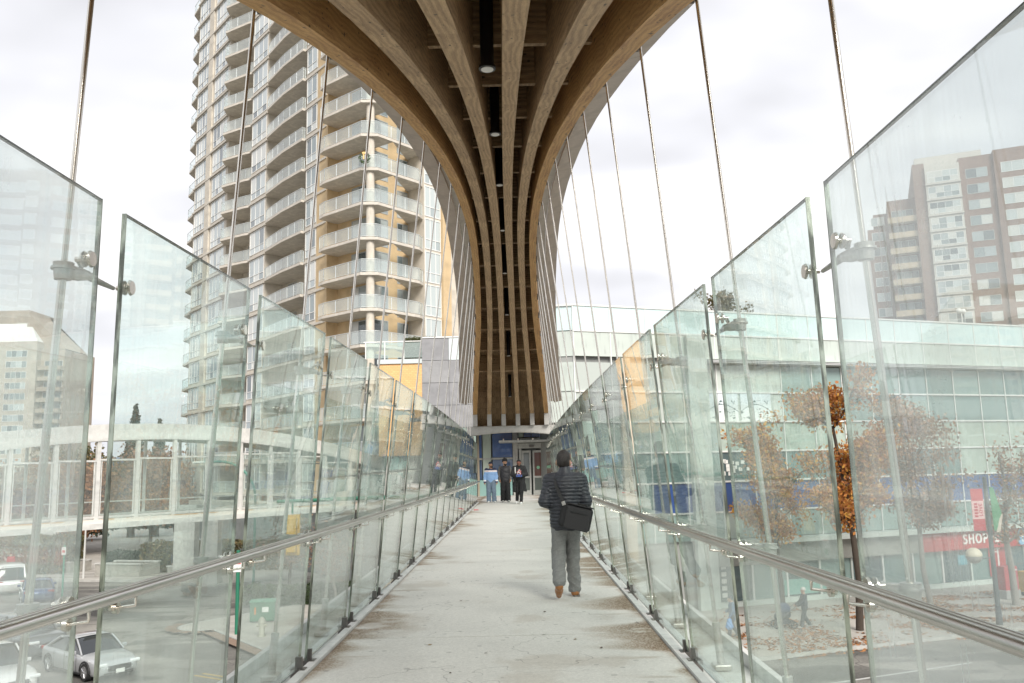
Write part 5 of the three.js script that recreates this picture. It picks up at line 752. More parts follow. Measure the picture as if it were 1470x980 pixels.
// car along +z (front), on its wheels; S: dimensions
function car(label, pos, turn, color, S, group) {
  const o = thing('car', label, 'car', pos, turn, group), { L, W, H, suv } = S, hw = W / 2, paint = M({ color, roughness: 0.28, metalness: 0.35, clearcoat: 1, clearcoatRoughness: 0.04 });
  const belt = table(suv ? [[-1, 0.86], [-0.9, 0.98], [-0.2, 1.0], [0.38, 1.0], [0.7, 0.96], [0.93, 0.84], [1, 0.62]] : [[-1, 0.80], [-0.93, 0.94], [-0.55, 0.96], [0.1, 0.92], [0.45, 0.88], [0.75, 0.80], [0.93, 0.70], [1, 0.52]]);
  const wid = table([[-1, 0.80], [-0.9, 0.95], [-0.5, 1], [0.4, 1], [0.75, 0.97], [0.92, 0.86], [1, 0.68]]), low = table([[-1, 0.42], [-0.93, 0.28], [-0.8, 0.22], [0.85, 0.2], [0.95, 0.24], [1, 0.34]]);
  const rings = []; for (let i = 0; i <= 36; i++) { const t = -1 + i / 18, w = hw * wid(t), b = belt(t), l = low(t), z = t * L / 2, m = mix(l, b, 0.55); rings.push([[-w * 0.9, l, z], [-w * 0.985, mix(l, b, 0.18), z], [-w, m, z], [-w * 0.985, mix(l, b, 0.82), z], [-w * 0.93, b * 0.985, z], [-w * 0.8, b + 0.012, z], [-w * 0.4, b + 0.035, z], [0, b + 0.042, z], [w * 0.4, b + 0.035, z], [w * 0.8, b + 0.012, z], [w * 0.93, b * 0.985, z], [w * 0.985, mix(l, b, 0.82), z], [w, m, z], [w * 0.985, mix(l, b, 0.18), z], [w * 0.9, l, z], [0, l - 0.02, z], [-w * 0.9, l, z]]); }
  part(o, 'body', loft(rings), paint);
  // greenhouse
  const T = suv ? [[-0.92, 0], [-0.80, 0.78], [-0.72, 0.95], [-0.3, 1], [0.06, 0.985], [0.14, 0.93], [0.44, 0]] : [[-0.74, 0], [-0.52, 0.55], [-0.36, 0.9], [-0.1, 1], [0.08, 0.97], [0.16, 0.88], [0.46, 0]], roofT = table(T), gh = [];
  const yAt = (t, k) => mix(belt(t) + 0.0, H, roofT(t) * k), cw = (t, k) => hw * wid(t) * mix(0.90, suv ? 0.76 : 0.70, roofT(t) * k);
  for (let i = 0; i <= 28; i++) { const t = mix(T[0][0], T[T.length - 1][0], i / 28), z = t * L / 2, y0 = belt(t) - 0.02, r = []; for (const [f, g] of [[1, 0], [1, 0.5], [1, 0.93], [0.8, 1], [0.4, 1.02], [0, 1.025], [-0.4, 1.02], [-0.8, 1], [-1, 0.93], [-1, 0.5], [-1, 0]]) { const k = roofT(t), y = mix(y0, H, k * Math.min(g, 1)) + (g > 1 ? (g - 1) * 0.9 * k : 0); r.push([-f * hw * wid(t) * mix(0.90, suv ? 0.77 : 0.71, k * Math.min(1, g)), y, z]); } gh.push(r); }
  part(o, 'window_band', loft(gh, false), mCarGlass);
  const rf = []; for (let i = 0; i <= 16; i++) { const t = mix(suv ? -0.80 : -0.40, suv ? 0.12 : 0.13, i / 16), z = t * L / 2, w = hw * (suv ? 0.775 : 0.715), y = mix(belt(t), H, roofT(t)); rf.push([[-w - 0.012, y - 0.05, z], [-w, y + 0.0, z], [-w * 0.8, y + 0.018, z], [-w * 0.4, y + 0.034, z], [0, y + 0.04, z], [w * 0.4, y + 0.034, z], [w * 0.8, y + 0.018, z], [w, y, z], [w + 0.012, y - 0.05, z]]); } part(o, 'roof', loft(rf, false), paint);
  for (const s of [-1, 1]) { // pillars
    const pt = (t, k) => V(s * (hw * wid(t) * mix(0.905, suv ? 0.775 : 0.72, k * roofT(t)) + 0.008), mix(belt(t), H, roofT(t) * k), t * L / 2);
    part(o, 'pillar', new B().tube([pt(T[6][0] - 0.01, 1), pt(0.3, 1), pt(T[5][0], 1)], 0.035, 6).build(), paint); part(o, 'pillar', new B().tube([V(pt(-0.08, 0).x, belt(-0.08), -0.08 * L / 2), pt(-0.08, 1)], 0.035, 6).build(), mTrim); part(o, 'pillar', new B().tube([pt(T[0][0] + 0.02, 1), pt(T[1][0], 1), pt(T[2][0], 1)], 0.06, 6).build(), paint);
    part(o, 'sill_trim', new B().rbox(0.03, 0.07, L * 0.46, 0.012, s * (hw * 0.985), 0.24, 0).build(), mTrim); part(o, 'mirror', new B().rbox(0.2, 0.14, 0.1, 0.04, s * (hw + 0.09), belt(0.3) + 0.08, 0.33 * L / 2).build(), paint);
    part(o, 'headlight', new B().rbox(0.40, 0.13, 0.30, 0.05, s * hw * 0.70, belt(0.95) - 0.05, 0.925 * L / 2).build(), mLampW); part(o, 'tail_light', new B().rbox(0.36, 0.15, 0.14, 0.04, s * hw * 0.7, belt(-0.96) - 0.04, -0.965 * L / 2).build(), mLampR); part(o, 'turn_lamp', new B().rbox(0.06, 0.07, 0.14, 0.02, s * hw * 0.88, belt(0.9) - 0.16, 0.91 * L / 2).build(), mLampO);
    for (const q of [-0.42, -0.06, 0.34]) part(o, 'door_seam', boxG(-0.004, 0.004, 0.3, belt(q) - 0.03, -0.006, 0.006), mTrim, [s * (hw + 0.0015), 0, q * L / 2]); part(o, 'door_handle', new B().rbox(0.02, 0.03, 0.2, 0.008, s * (hw + 0.004), belt(0) - 0.16, 0.02 * L).build(), mChrome);
    for (const z of [0.62, -0.62]) { const r = suv ? 0.37 : 0.33, wh = part(o, 'wheel', new B().tube([V(-0.1, 0, 0), V(-0.09, 0, 0), V(0.09, 0, 0), V(0.1, 0, 0)], [r * 0.9, r, r, r * 0.9], 22).build(), mTyre, [s * (hw - 0.09), r, z * L / 2]); part(wh, 'rim', (() => { const b = new B(), x = s * 0.105; b.tube([V(x * 0.9, 0, 0), V(x, 0, 0)], [r * 0.7, r * 0.68], 20); for (let k = 0; k < 5; k++) { const a = k * 1.2566; b.tube([V(x * 1.03, 0, 0), V(x * 1.03, Math.sin(a) * r * 0.62, Math.cos(a) * r * 0.62)], 0.028, 5); } return b.build(); })(), mRim); part(o, 'wheel_arch', new B().add(new THREE.TorusGeometry(r + 0.05, 0.035, 6, 20, Math.PI), new THREE.Matrix4().makeRotationY(Math.PI / 2).setPosition(s * (hw - 0.012), r, z * L / 2)).build(), mTrim); }
  }
  part(o, 'grille', new B().rbox(W * 0.50, suv ? 0.28 : 0.20, 0.08, 0.04, 0, (suv ? 0.56 : 0.47), 0.992 * L / 2).build(), mTrim); part(o, 'grille_frame', new B().add(new THREE.TorusGeometry(1, 0.035, 6, 28).scale(W * 0.27, suv ? 0.17 : 0.12, 0.4), new THREE.Matrix4().setPosition(0, suv ? 0.56 : 0.47, 1.008 * L / 2)).build(), mChrome);
  part(o, 'lower_intake', new B().rbox(W * 0.62, 0.10, 0.08, 0.03, 0, 0.31, 0.975 * L / 2).build(), mTrim); part(o, 'licence_plate', new B().rbox(0.34, 0.15, 0.02, 0.008, 0, suv ? 0.40 : 0.36, 1.02 * L / 2).build(), mPlate); part(o, 'licence_plate', new B().rbox(0.34, 0.15, 0.03, 0.008, 0, 0.66, -0.985 * L / 2).build(), mPlate);
  if (S.emblem) part(o, 'emblem', new B().add(new THREE.TorusGeometry(1, 0.13, 6, 24).scale(0.10, 0.055, 0.15), new THREE.Matrix4().setPosition(0, 0.60, 1.03 * L / 2)).build(), mChrome);
  return o;
}
const SED = { L: 4.75, W: 1.84, H: 1.46 }, SUV = { L: 4.7, W: 1.9, H: 1.68, suv: true };
car('silver sedan waiting on the road ahead of the dark sport utility car', [-17.0, GY, -35.3], 0.92, [0.42, 0.43, 0.44], SED);
car('dark grey sport utility car behind the silver sedan', [-21.9, GY, -39.4], 0.95, [0.13, 0.14, 0.155], SUV);
car('white sport utility car with oval emblem beside the dark car', [-19.2, GY, -32.3], 0.90, [0.72, 0.72, 0.71], { ...SUV, emblem: true });
car('dark blue sedan seen from behind near the green street pole', [-30.4, GY, -55.6], 0.55 + Math.PI, [0.015, 0.045, 0.16], SED);
car('white van beyond the dark blue sedan', [-35.2, GY, -60.6], 0.6 + Math.PI, [0.7, 0.7, 0.69], { ...SUV, H: 2.0, L: 5 });
car('light grey estate car parked behind the hedge', [-30.6, GY + 0.13, -82], 1.35, [0.40, 0.43, 0.46], SUV);
car('small grey car parked beyond the plaza trees', [-44, GY + 0.13, -84], 1.2, [0.22, 0.23, 0.25], SED);

// ================================================================ TREES AND PLANTS
const mBark = M({ map: grain(3), color: [0.085, 0.065, 0.05], roughness: 0.95, bumpMap: rep(grainBump, 4, 2), bumpScale: 0.012 }), mBarkPale = M({ map: grain(3), color: [0.36, 0.33, 0.30], roughness: 0.95 });
function leafMats(cols) { return cols.map((c) => M({ color: c, roughness: 0.75, side: THREE.DoubleSide, transmission: 0.25, thickness: 0 })); }
const LEAF = { orange: leafMats([[0.50, 0.20, 0.04], [0.40, 0.16, 0.05], [0.56, 0.30, 0.05]]), brown: leafMats([[0.28, 0.14, 0.07], [0.36, 0.17, 0.08], [0.40, 0.22, 0.11]]), pink: leafMats([[0.28, 0.15, 0.11], [0.32, 0.20, 0.13], [0.24, 0.14, 0.09]]), olive: leafMats([[0.12, 0.105, 0.035], [0.17, 0.12, 0.045], [0.10, 0.10, 0.04]]), dark: leafMats([[0.022, 0.045, 0.028], [0.03, 0.055, 0.03], [0.018, 0.035, 0.022]]), green: leafMats([[0.045, 0.08, 0.025], [0.06, 0.09, 0.03], [0.035, 0.06, 0.02]]), hedge: leafMats([[0.075, 0.085, 0.012], [0.05, 0.065, 0.012], [0.10, 0.10, 0.02]]) };
class Leaves { constructor(n) { this.b = Array.from({ length: n }, () => new B()); } leaf(c, s, r, i) { const e = new THREE.Euler(r() * 6.28, r() * 6.28, r() * 6.28), m = new THREE.Matrix4().makeRotationFromEuler(e), q = (x, y) => V(x, y, 0).applyMatrix4(m).add(c).toArray(); this.b[i].quad(q(-s * 0.5, 0), q(0, -s * 0.32), q(s * 0.5, 0), q(0, s * 0.32)); } }
function tree(name, label, pos, H, R, kind, o = {}) {
  const r = rng(o.seed || 1), t = thing(name, label, 'tree', pos, 0, o.group), tb = new B(), tips = [], h0 = (o.trunk ?? 0.28) * H;
  const limb = (p, d, len, rad, lv) => { const pts = [p.clone()], ra = [rad], n = 4; let q = p.clone(), dd = d.clone(); for (let i = 1; i <= n; i++) { dd.add(V((r() - 0.5) * 0.3, (r() - 0.35) * 0.18, (r() - 0.5) * 0.3)).normalize(); q = q.clone().addScaledVector(dd, len / n); pts.push(q); ra.push(rad * (1 - 0.6 * i / n)); if (lv > 0) tips.push([q.clone(), lv]); } tb.tube(pts, ra, lv === 0 ? 10 : lv === 1 ? 6 : 4, false); if (lv < 3) { const k = lv === 0 ? 7 : 4; for (let i = 0; i < k; i++) { const at = pts[lv === 0 ? 2 + (i % 3) : 1 + (i % 4)], a = r() * 6.283, up = lv === 0 ? 0.55 + 0.5 * r() : 0.2 + 0.6 * r(); limb(at, V(Math.cos(a), up, Math.sin(a)).normalize(), (lv === 0 ? R * 0.85 : len * 0.6) * (0.7 + 0.5 * r()), rad * (lv === 0 ? 0.42 : 0.5), lv + 1); } } };
  const c = o.cone; if (c) { tb.tube([V(0, 0, 0), V(0, H * 0.95, 0)], [0.03 * H, 0.004 * H], 8, false); } else limb(V(0, 0, 0), V(0, 1, 0), H * 0.72, o.tr || H * 0.022, 0);
  part(t, 'trunk', tb.build(), o.bark || mBark);
  const mats = LEAF[kind], lv = new Leaves(mats.length), n = o.n || 5000, s = o.leaf || 0.16;
  for (let i = 0; i < n; i++) {
    let q;
    if (c) { const k = Math.pow(r(), 0.7), y = mix(H * 0.1, H, 1 - k), rr = R * (k * 0.95 + 0.05) * (0.55 + 0.45 * Math.abs(Math.sin(y * 9 / (H * 0.06)))) * Math.sqrt(r()), a = r() * 6.283; q = V(Math.cos(a) * rr, y - rr * 0.25, Math.sin(a) * rr); }
    else { const [p] = tips[Math.floor(Math.pow(r(), 1.25) * tips.length * 0.7) * 7 % tips.length], g = () => (r() + r() + r() - 1.5) * (o.puff || 0.55); q = p.clone().add(V(g(), g() * 0.8, g())); if (q.y < h0) q.y = h0 + r() * 0.6; }
    lv.leaf(q, s * (0.45 + 1.1 * r()), r, Math.floor(r() * mats.length));
  }
  lv.b.forEach((b, i) => part(t, 'crown', b.build(), mats[i])); return t;
}
const P13 = GY + 0.13;
tree('maple_tree', 'orange autumn maple on the leaf strewn pavement before the shops', [15.3, P13, -39.4], 12.6, 2.7, 'orange', { seed: 3, n: 14000, leaf: 0.17, trunk: 0.15, tr: 0.17, puff: 0.6 });
tree('maple_tree', 'brownish autumn tree with thinning crown near the shop windows', [20.2, P13, -42.8], 11.6, 3.0, 'brown', { seed: 9, n: 12000, leaf: 0.14, trunk: 0.16, tr: 0.15, bark: mBarkPale, puff: 0.6 });
tree('maple_tree', 'small orange brown tree beside the white pilaster', [12.6, P13, -41.4], 10.2, 2.4, 'orange', { seed: 21, n: 10000, leaf: 0.15, trunk: 0.16, tr: 0.13, puff: 0.55 });
tree('maple_tree', 'bare looking brown tree behind the street lamp', [25.5, P13, -45.0], 8.6, 2.6, 'brown', { seed: 14, n: 2600, leaf: 0.15, trunk: 0.25, bark: mBarkPale, puff: 0.6 });
tree('roof_tree', 'small autumn tree rising above the flat roof', [15.5, 9.0, -60], 4.9, 1.7, 'olive', { seed: 31, n: 2500, leaf: 0.22, trunk: 0.2 });
const back = [[-52, -88, 7.5, 'pink', 4], [-46, -92, 8.6, 'olive', 5], [-40, -95, 9.5, 'pink', 6], [-35, -90, 8.8, 'brown', 7], [-30, -97, 9.6, 'pink', 8], [-25, -92, 8.2, 'olive', 10], [-58, -96, 8.6, 'brown', 12], [-43, -86, 6.8, 'brown', 15], [-33, -100, 10, 'olive', 16], [-49, -97, 9.4, 'olive', 17]];
const word = { pink: 'pinkish brown', olive: 'olive brown', brown: 'dull brown' };
back.forEach(([x, z, h, k, s]) => tree('plaza_tree', word[k] + ' autumn tree behind the white covered bridge', [x, P13, z], h, 4.2, k, { seed: s, n: 8500, leaf: 0.34, trunk: 0.08, puff: 1.5, group: 'autumn trees behind the white bridge' }));
[[-49.8, -112, 17.2, 3.4, 41], [-46.6, -112, 15.2, 2.6, 42], [-42, -118, 12, 2.6, 43], [-28, -112, 13, 2.8, 44], [-54, -108, 11.5, 3.2, 45]].forEach(([x, z, h, R, s]) => tree('conifer', 'dark green conifer rising beyond the white covered bridge', [x, P13, z], h, R, 'dark', { seed: s, n: 6500, leaf: 0.42, cone: true, group: 'dark conifers' }));
tree('plaza_tree', 'red brown young tree by the road under the white bridge', [-14.2, P13, -55], 5.2, 1.9, 'pink', { seed: 55, n: 2600, leaf: 0.13, trunk: 0.25 });
tree('plaza_tree', 'leafless pale shrub tree beside the green utility box', [-10.2, P13, -50], 4.4, 1.7, 'pink', { seed: 56, n: 1300, leaf: 0.12, trunk: 0.25, bark: mBarkPale });
function shrub(name, label, x0, x1, y0, y1, z0, z1, kind, n, s, seed, cat = 'hedge') {
  const r = rng(seed), o = [(x0 + x1) / 2, y0, (z0 + z1) / 2], t = thing(name, label, cat, o), mats = LEAF[kind], lv = new Leaves(mats.length), hx = (x1 - x0) / 2, hz = (z1 - z0) / 2, h = y1 - y0;
  for (let i = 0; i < n; i++) { const u = r() * 2 - 1, w = r() * 2 - 1, top = 0.82 + 0.3 * (fbm(u * hx * 0.5 + seed, w * 2, 3) - 0.35), f = r(); let q; if (f < 0.3) q = V(u * hx, h * top - r() * 0.12, w * hz); else if (f < 0.55) q = V(u * hx, r() * h * top, w * hz); else if (f < 0.92) q = V(u * hx, r() * h * top, hz * (0.9 + 0.12 * r())); else q = V((u > 0 ? 1 : -1) * hx, r() * h * top, w * hz); lv.leaf(q, s * (0.6 + 0.8 * r()), r, Math.floor(r() * mats.length)); }
  lv.b.forEach((b, i) => part(t, 'foliage', b.build(), mats[i])); return t;
}
shrub('hedge', 'long olive brown hedge along the far side of the plaza road', -56, -36.5, P13, -2.6, -73.4, -70.2, 'olive', 12000, 0.32, 3);
shrub('hedge', 'clipped dark green hedge in front of the parked estate car', -35, -24.5, P13, -4.5, -76, -74.2, 'dark', 8000, 0.28, 4);
shrub('shrub_bed', 'mixed brown autumn shrubs under the white covered bridge', -30, -17.5, P13, -3.4, -72.5, -69.5, 'olive', 8000, 0.28, 6, 'shrubs');
shrub('hedge', 'low green hedge behind the green utility box', -15.8, -8, P13, -4.7, -52.6, -50.8, 'green', 6500, 0.2, 5);
[[-6.9, -6.15], [-5.95, -5.35], [-5.15, -4.8]].forEach(([a, b], i) => { const lab = ['clipped yellow green terrace shrub farthest from the grey panels', 'clipped yellow green terrace shrub between its two neighbours', 'clipped yellow green terrace shrub next to the grey panels'][i]; shrub('terrace_shrub', lab, a - 0.12, b + 0.12, 8.86, 10.5, -56.3, -55.35, 'hedge', 4200, 0.10, 20 + i, 'shrub'); });
{ // fallen leaves on the pavement: nobody could count them
  const g = new THREE.BufferGeometry(), q = new B().quad([-0.5, 0, 0], [0, -0.05, 0.32], [0.5, 0.02, 0], [0, 0.06, -0.32]); const geo = q.build(), N = 9000, im = new THREE.InstancedMesh(geo, M({ color: [1, 1, 1], roughness: 0.9, side: THREE.DoubleSide }), N), r = rng(99), m = new THREE.Matrix4(), c = new THREE.Color(); let k = 0;
  while (k < N) { const x = 5 + r() * 26, z = -33 - r() * 18, kerb = x < 9.1 ? -34.2 : -34.4 - 0.363 * (x - 9.1); if (z > kerb + 0.5 || z < facZ(x) + 2.2) continue; const d = fbm(x * 0.55, z * 0.8, 4); if (r() > sstep(0.36, 0.66, d) ** 1.6) continue; const y = z > kerb ? GY + 0.012 : P13 + 0.012; m.makeRotationFromEuler(new THREE.Euler((r() - 0.5) * 0.8, r() * 6.28, (r() - 0.5) * 0.8)); const s = 0.08 + 0.15 * r(); m.scale(V(s, s, s)).setPosition(x, y, z); im.setMatrixAt(k, m); const b = r(); c.setRGB(mix(0.17, 0.36, b), mix(0.075, 0.16, b), mix(0.03, 0.055, b)); im.setColorAt(k, c); k++; }
  im.name = 'fallen_leaves'; im.userData = { kind: 'stuff', label: 'brown fallen leaves scattered over the street pavement', category: 'leaves' }; im.castShadow = im.receiveShadow = true; scene.add(im);
}
{ // a few leaves on the walkway itself
  const r = rng(5), lm = [M({ color: [0.06, 0.03, 0.018], roughness: 0.9, side: THREE.DoubleSide }), M({ color: [0.30, 0.22, 0.12], roughness: 0.9, side: THREE.DoubleSide })], lg = new B().quad([-0.5, 0, 0], [0, -0.04, 0.3], [0.5, 0.05, 0], [0, 0.07, -0.3]).quad([-0.5, 0.002, 0], [-0.85, 0.05, 0.03], [-0.8, 0.05, -0.03], [-0.5, 0.002, -0.02]).build();
  const at = [[0.42, 8.35], [0.47, 9.6], [-0.62, 8.0], [-0.1, 7.6], [-0.5, 10.5], [0.7, 8.1], [-0.9, 9.0], [0.2, 12.4], [-0.3, 14.1], [0.9, 7.7], [-0.35, 6.9], [0.15, 17]];
  at.forEach(([x, D], i) => { const o = single('fallen_leaf', 'small dry brown leaf lying on the walkway floor', 'leaf', lg, lm[i % 3 === 2 ? 1 : 0], [x, floorY(D) + 0.006, -D], 'dry leaves on the walkway'); o.rotation.y = r() * 6; o.scale.setScalar(0.035 + 0.03 * r()); });
  const rd = single('red_wrapper', 'small crumpled red scrap by the walkway edge', 'litter', new B().rbox(0.14, 0.03, 0.06, 0.012, 0, 0.015, 0, 0.3).rbox(0.06, 0.02, 0.08, 0.008, 0.07, 0.012, 0.02, 0.9).build(), M({ color: [0.6, 0.04, 0.06], roughness: 0.5 }), [-1.32, floorY(31.5), -31.5]);
}

// ================================================================ STREET FURNITURE
const mPoleG = M({ color: [0.02, 0.16, 0.095], roughness: 0.45 }), mPoleD = M({ color: [0.06, 0.07, 0.075], roughness: 0.5 }), mYellow = M({ map: grain(2), color: [0.80, 0.46, 0.03], roughness: 0.5 });
{ // traffic signal on a green mast arm
  const t = thing('traffic_signal', 'green mast arm with yellow traffic signal head hanging over the road', 'traffic signal', [-2.35, GY, -25]);
  part(t, 'mast', new B().tube([V(0, 0, 0), V(0, 7.1, 0)], [0.13, 0.10], 12).build(), mPoleG); part(t, 'arm', new B().tube([V(0, 6.85, 0), V(-2, 6.84, 0), V(-4.4, 6.80, 0)], [0.075, 0.062, 0.045], 10).build(), mPoleG);
  const hx = -3.95; part(t, 'bracket', new B().tube([V(hx, 6.8, 0), V(hx, 6.45, 0)], 0.03, 6).build(), mPoleG);
  const hd = part(t, 'signal_head', new B().rbox(0.40, 1.16, 0.06, 0.02, hx, 5.84, -0.1).rbox(0.27, 0.98, 0.2, 0.03, hx, 5.84, 0.02).build(), mYellow);
  [[6.14, [0.10, 0.015, 0.012]], [5.84, [0.16, 0.10, 0.01]], [5.54, [0.02, 0.09, 0.06]]].forEach(([y, c]) => { part(hd, 'lens', new THREE.CylinderGeometry(0.1, 0.1, 0.03, 18).rotateX(Math.PI / 2), M({ color: c, roughness: 0.2, clearcoat: 1 }), [hx, y, -0.15]); part(hd, 'visor', new B().add(new THREE.CylinderGeometry(0.12, 0.12, 0.2, 16, 1, true, 0, Math.PI * 1.3).rotateX(Math.PI / 2), new THREE.Matrix4().setPosition(hx, y, -0.22)).build(), mTrim); });
  const t2 = part(t, 'pedestrian_signal', new B().rbox(0.32, 0.34, 0.2, 0.03, 0.28, 3.1, 0).build(), mYellow);
}
function sign(pole, sgn, label, col) { const t = thing('street_pole', label, 'street pole', pole); part(t, 'pole', new B().tube([V(0, 0, 0), V(0, sgn[2], 0)], sgn[3], 10).build(), col); part(t, 'sign_plate', new B().rbox(sgn[0], sgn[1], 0.02, 0.008, 0, sgn[2] - sgn[1] * 0.7, 0.08).build(), mPlate); return t; }
{ const t = sign([-13.3, P13, -42], [0.42, 0.85, 3.9, 0.09], 'green pole with a white sign on the corner pavement', mPoleG); part(t, 'sign_mark', boxG(-0.16, 0.16, 3.25, 3.3, 0.092, 0.096), M({ color: [0.6, 0.1, 0.1] })); }
{ const t = sign([-29.8, GY, -57.5], [0.3, 0.5, 3.3, 0.06], 'thin green pole with small white sign behind the dark blue sedan', M({ color: [0.03, 0.25, 0.16], roughness: 0.5 })); part(t, 'sign_mark', boxG(-0.09, 0.09, 2.85, 3.0, 0.092, 0.096), M({ color: [0.5, 0.06, 0.06] })); }
{ const t = thing('street_lamp', 'green curved arm street lamp behind the white covered bridge', 'street lamp', [-18, GY, -60]); const pts = []; for (let i = 0; i <= 12; i++) { const a = i / 12 * 1.5; pts.push(V(-2.6 * (1 - Math.cos(a)), 6.0 + 2.6 * Math.sin(a), 0)); } part(t, 'post', new B().tube([V(0, 0, 0), V(0, 6, 0), ...pts.slice(1), V(-3.6, 8.6, 0)], 0.09, 8).build(), M({ color: [0.06, 0.24, 0.19], roughness: 0.5 })); part(t, 'lamp_head', new B().rbox(0.9, 0.14, 0.3, 0.06, -4.0, 8.58, 0).build(), mFrameW); }
{ const t = thing('globe_lamp', 'short white globe lamp on a post by the plaza planters', 'lamp', [-33, P13, -66.6]); part(t, 'post', new B().tube([V(0, 0, 0), V(0, 3.9, 0)], [0.09, 0.06], 8).build(), M({ color: [0.5, 0.5, 0.48] })); part(t, 'globe', new THREE.SphereGeometry(0.28, 16, 12), M({ color: [0.8, 0.8, 0.77], roughness: 0.3 }), [0, 4.1, 0]); }
{ // lamp post with banners by the shops
  const t = thing('banner_post', 'dark lamp post with red and green banners before the red shop sign', 'lamp post', [21.8, P13, -39.9]);
  part(t, 'post', new B().tube([V(0, 0, 0), V(0, 1.0, 0), V(0, 6.6, 0)], [0.15, 0.11, 0.09], 10).build(), mPoleD);
  const c = document.createElement('canvas'); c.width = 128; c.height = 400; const x = c.getContext('2d'); x.fillStyle = '#b5293a'; x.fillRect(0, 0, 128, 400); x.fillStyle = '#dcb4b2'; x.fillRect(0, 115, 128, 175); x.save(); x.translate(64, 202); x.rotate(-Math.PI / 2); x.fillStyle = '#b5293a'; x.font = 'bold 52px sans-serif'; x.textAlign = 'center'; x.fillText('LOVE', 0, 46); for (let i = 0; i < 5; i++) x.fillRect(-70 + i * 29, -40, 20, 38); x.restore(); const bt = new THREE.CanvasTexture(c); bt.colorSpace = THREE.SRGBColorSpace;
  const bn = part(t, 'banner', new B().box(-0.72, -0.16, 4.15, 6.05, -0.012, 0.0).build(), M({ color: [0.46, 0.03, 0.05], roughness: 0.8 })); part(bn, 'banner_print', new THREE.PlaneGeometry(0.55, 1.88), M({ map: bt, roughness: 0.8 }), [-0.44, 5.1, 0.004]);
  for (const y of [6.1, 4.1]) part(t, 'banner_arm', new B().tube([V(-0.78, y, 0), V(0.3, y, 0)], 0.018, 6).build(), mPoleD);
  const sh = new THREE.Shape([[0.16, 6.1], [0.34, 6.1], [0.62, 4.9], [0.5, 4.7], [0.32, 4.15], [0.2, 4.15]].map((q) => new THREE.Vector2(...q))); part(t, 'green_flag', new THREE.ExtrudeGeometry(sh, { depth: 0.015, bevelEnabled: false }), M({ color: [0.05, 0.24, 0.10], roughness: 0.8 })); const sh2 = new THREE.Shape([[0.56, 4.85], [0.68, 4.9], [0.5, 4.1], [0.3, 4.05]].map((q) => new THREE.Vector2(...q))); part(t, 'flag_hem', new THREE.ExtrudeGeometry(sh2, { depth: 0.02, bevelEnabled: false }), M({ color: [0.55, 0.46, 0.38] }), [0, 0, -0.03]);
  for (const s of [-1]) { part(t, 'lamp_arm', new B().tube([V(0, 2.95, 0), V(s * 0.75, 2.9, 0)], 0.03, 6).build(), mPoleD); part(t, 'lamp_shade', new THREE.SphereGeometry(0.36, 18, 10, 0, 6.283, 0, 1.6), M({ color: [0.62, 0.55, 0.42], roughness: 0.4 }), [s * 0.85, 3.05, 0]); part(t, 'lamp_bowl', new THREE.SphereGeometry(0.35, 18, 8, 0, 6.283, 1.6, 1.5), M({ color: [0.30, 0.28, 0.25], roughness: 0.3 }), [s * 0.85, 3.04, 0]); }
}
{ const t = thing('globe_lamp', 'white twin globe lamp on a pole above the flat roof', 'lamp', FB.at(19, 9.95, -1.5)); part(t, 'post', new B().tube([V(0, 0, 0), V(0, 1.0, 0)], 0.035, 6).build(), mFrameW); part(t, 'globe', new THREE.SphereGeometry(0.17, 12, 8), mFrameW, [0.12, 1.1, 0]); part(t, 'globe', new THREE.SphereGeometry(0.17, 12, 8), mFrameW, [-0.15, 1.15, 0]); }
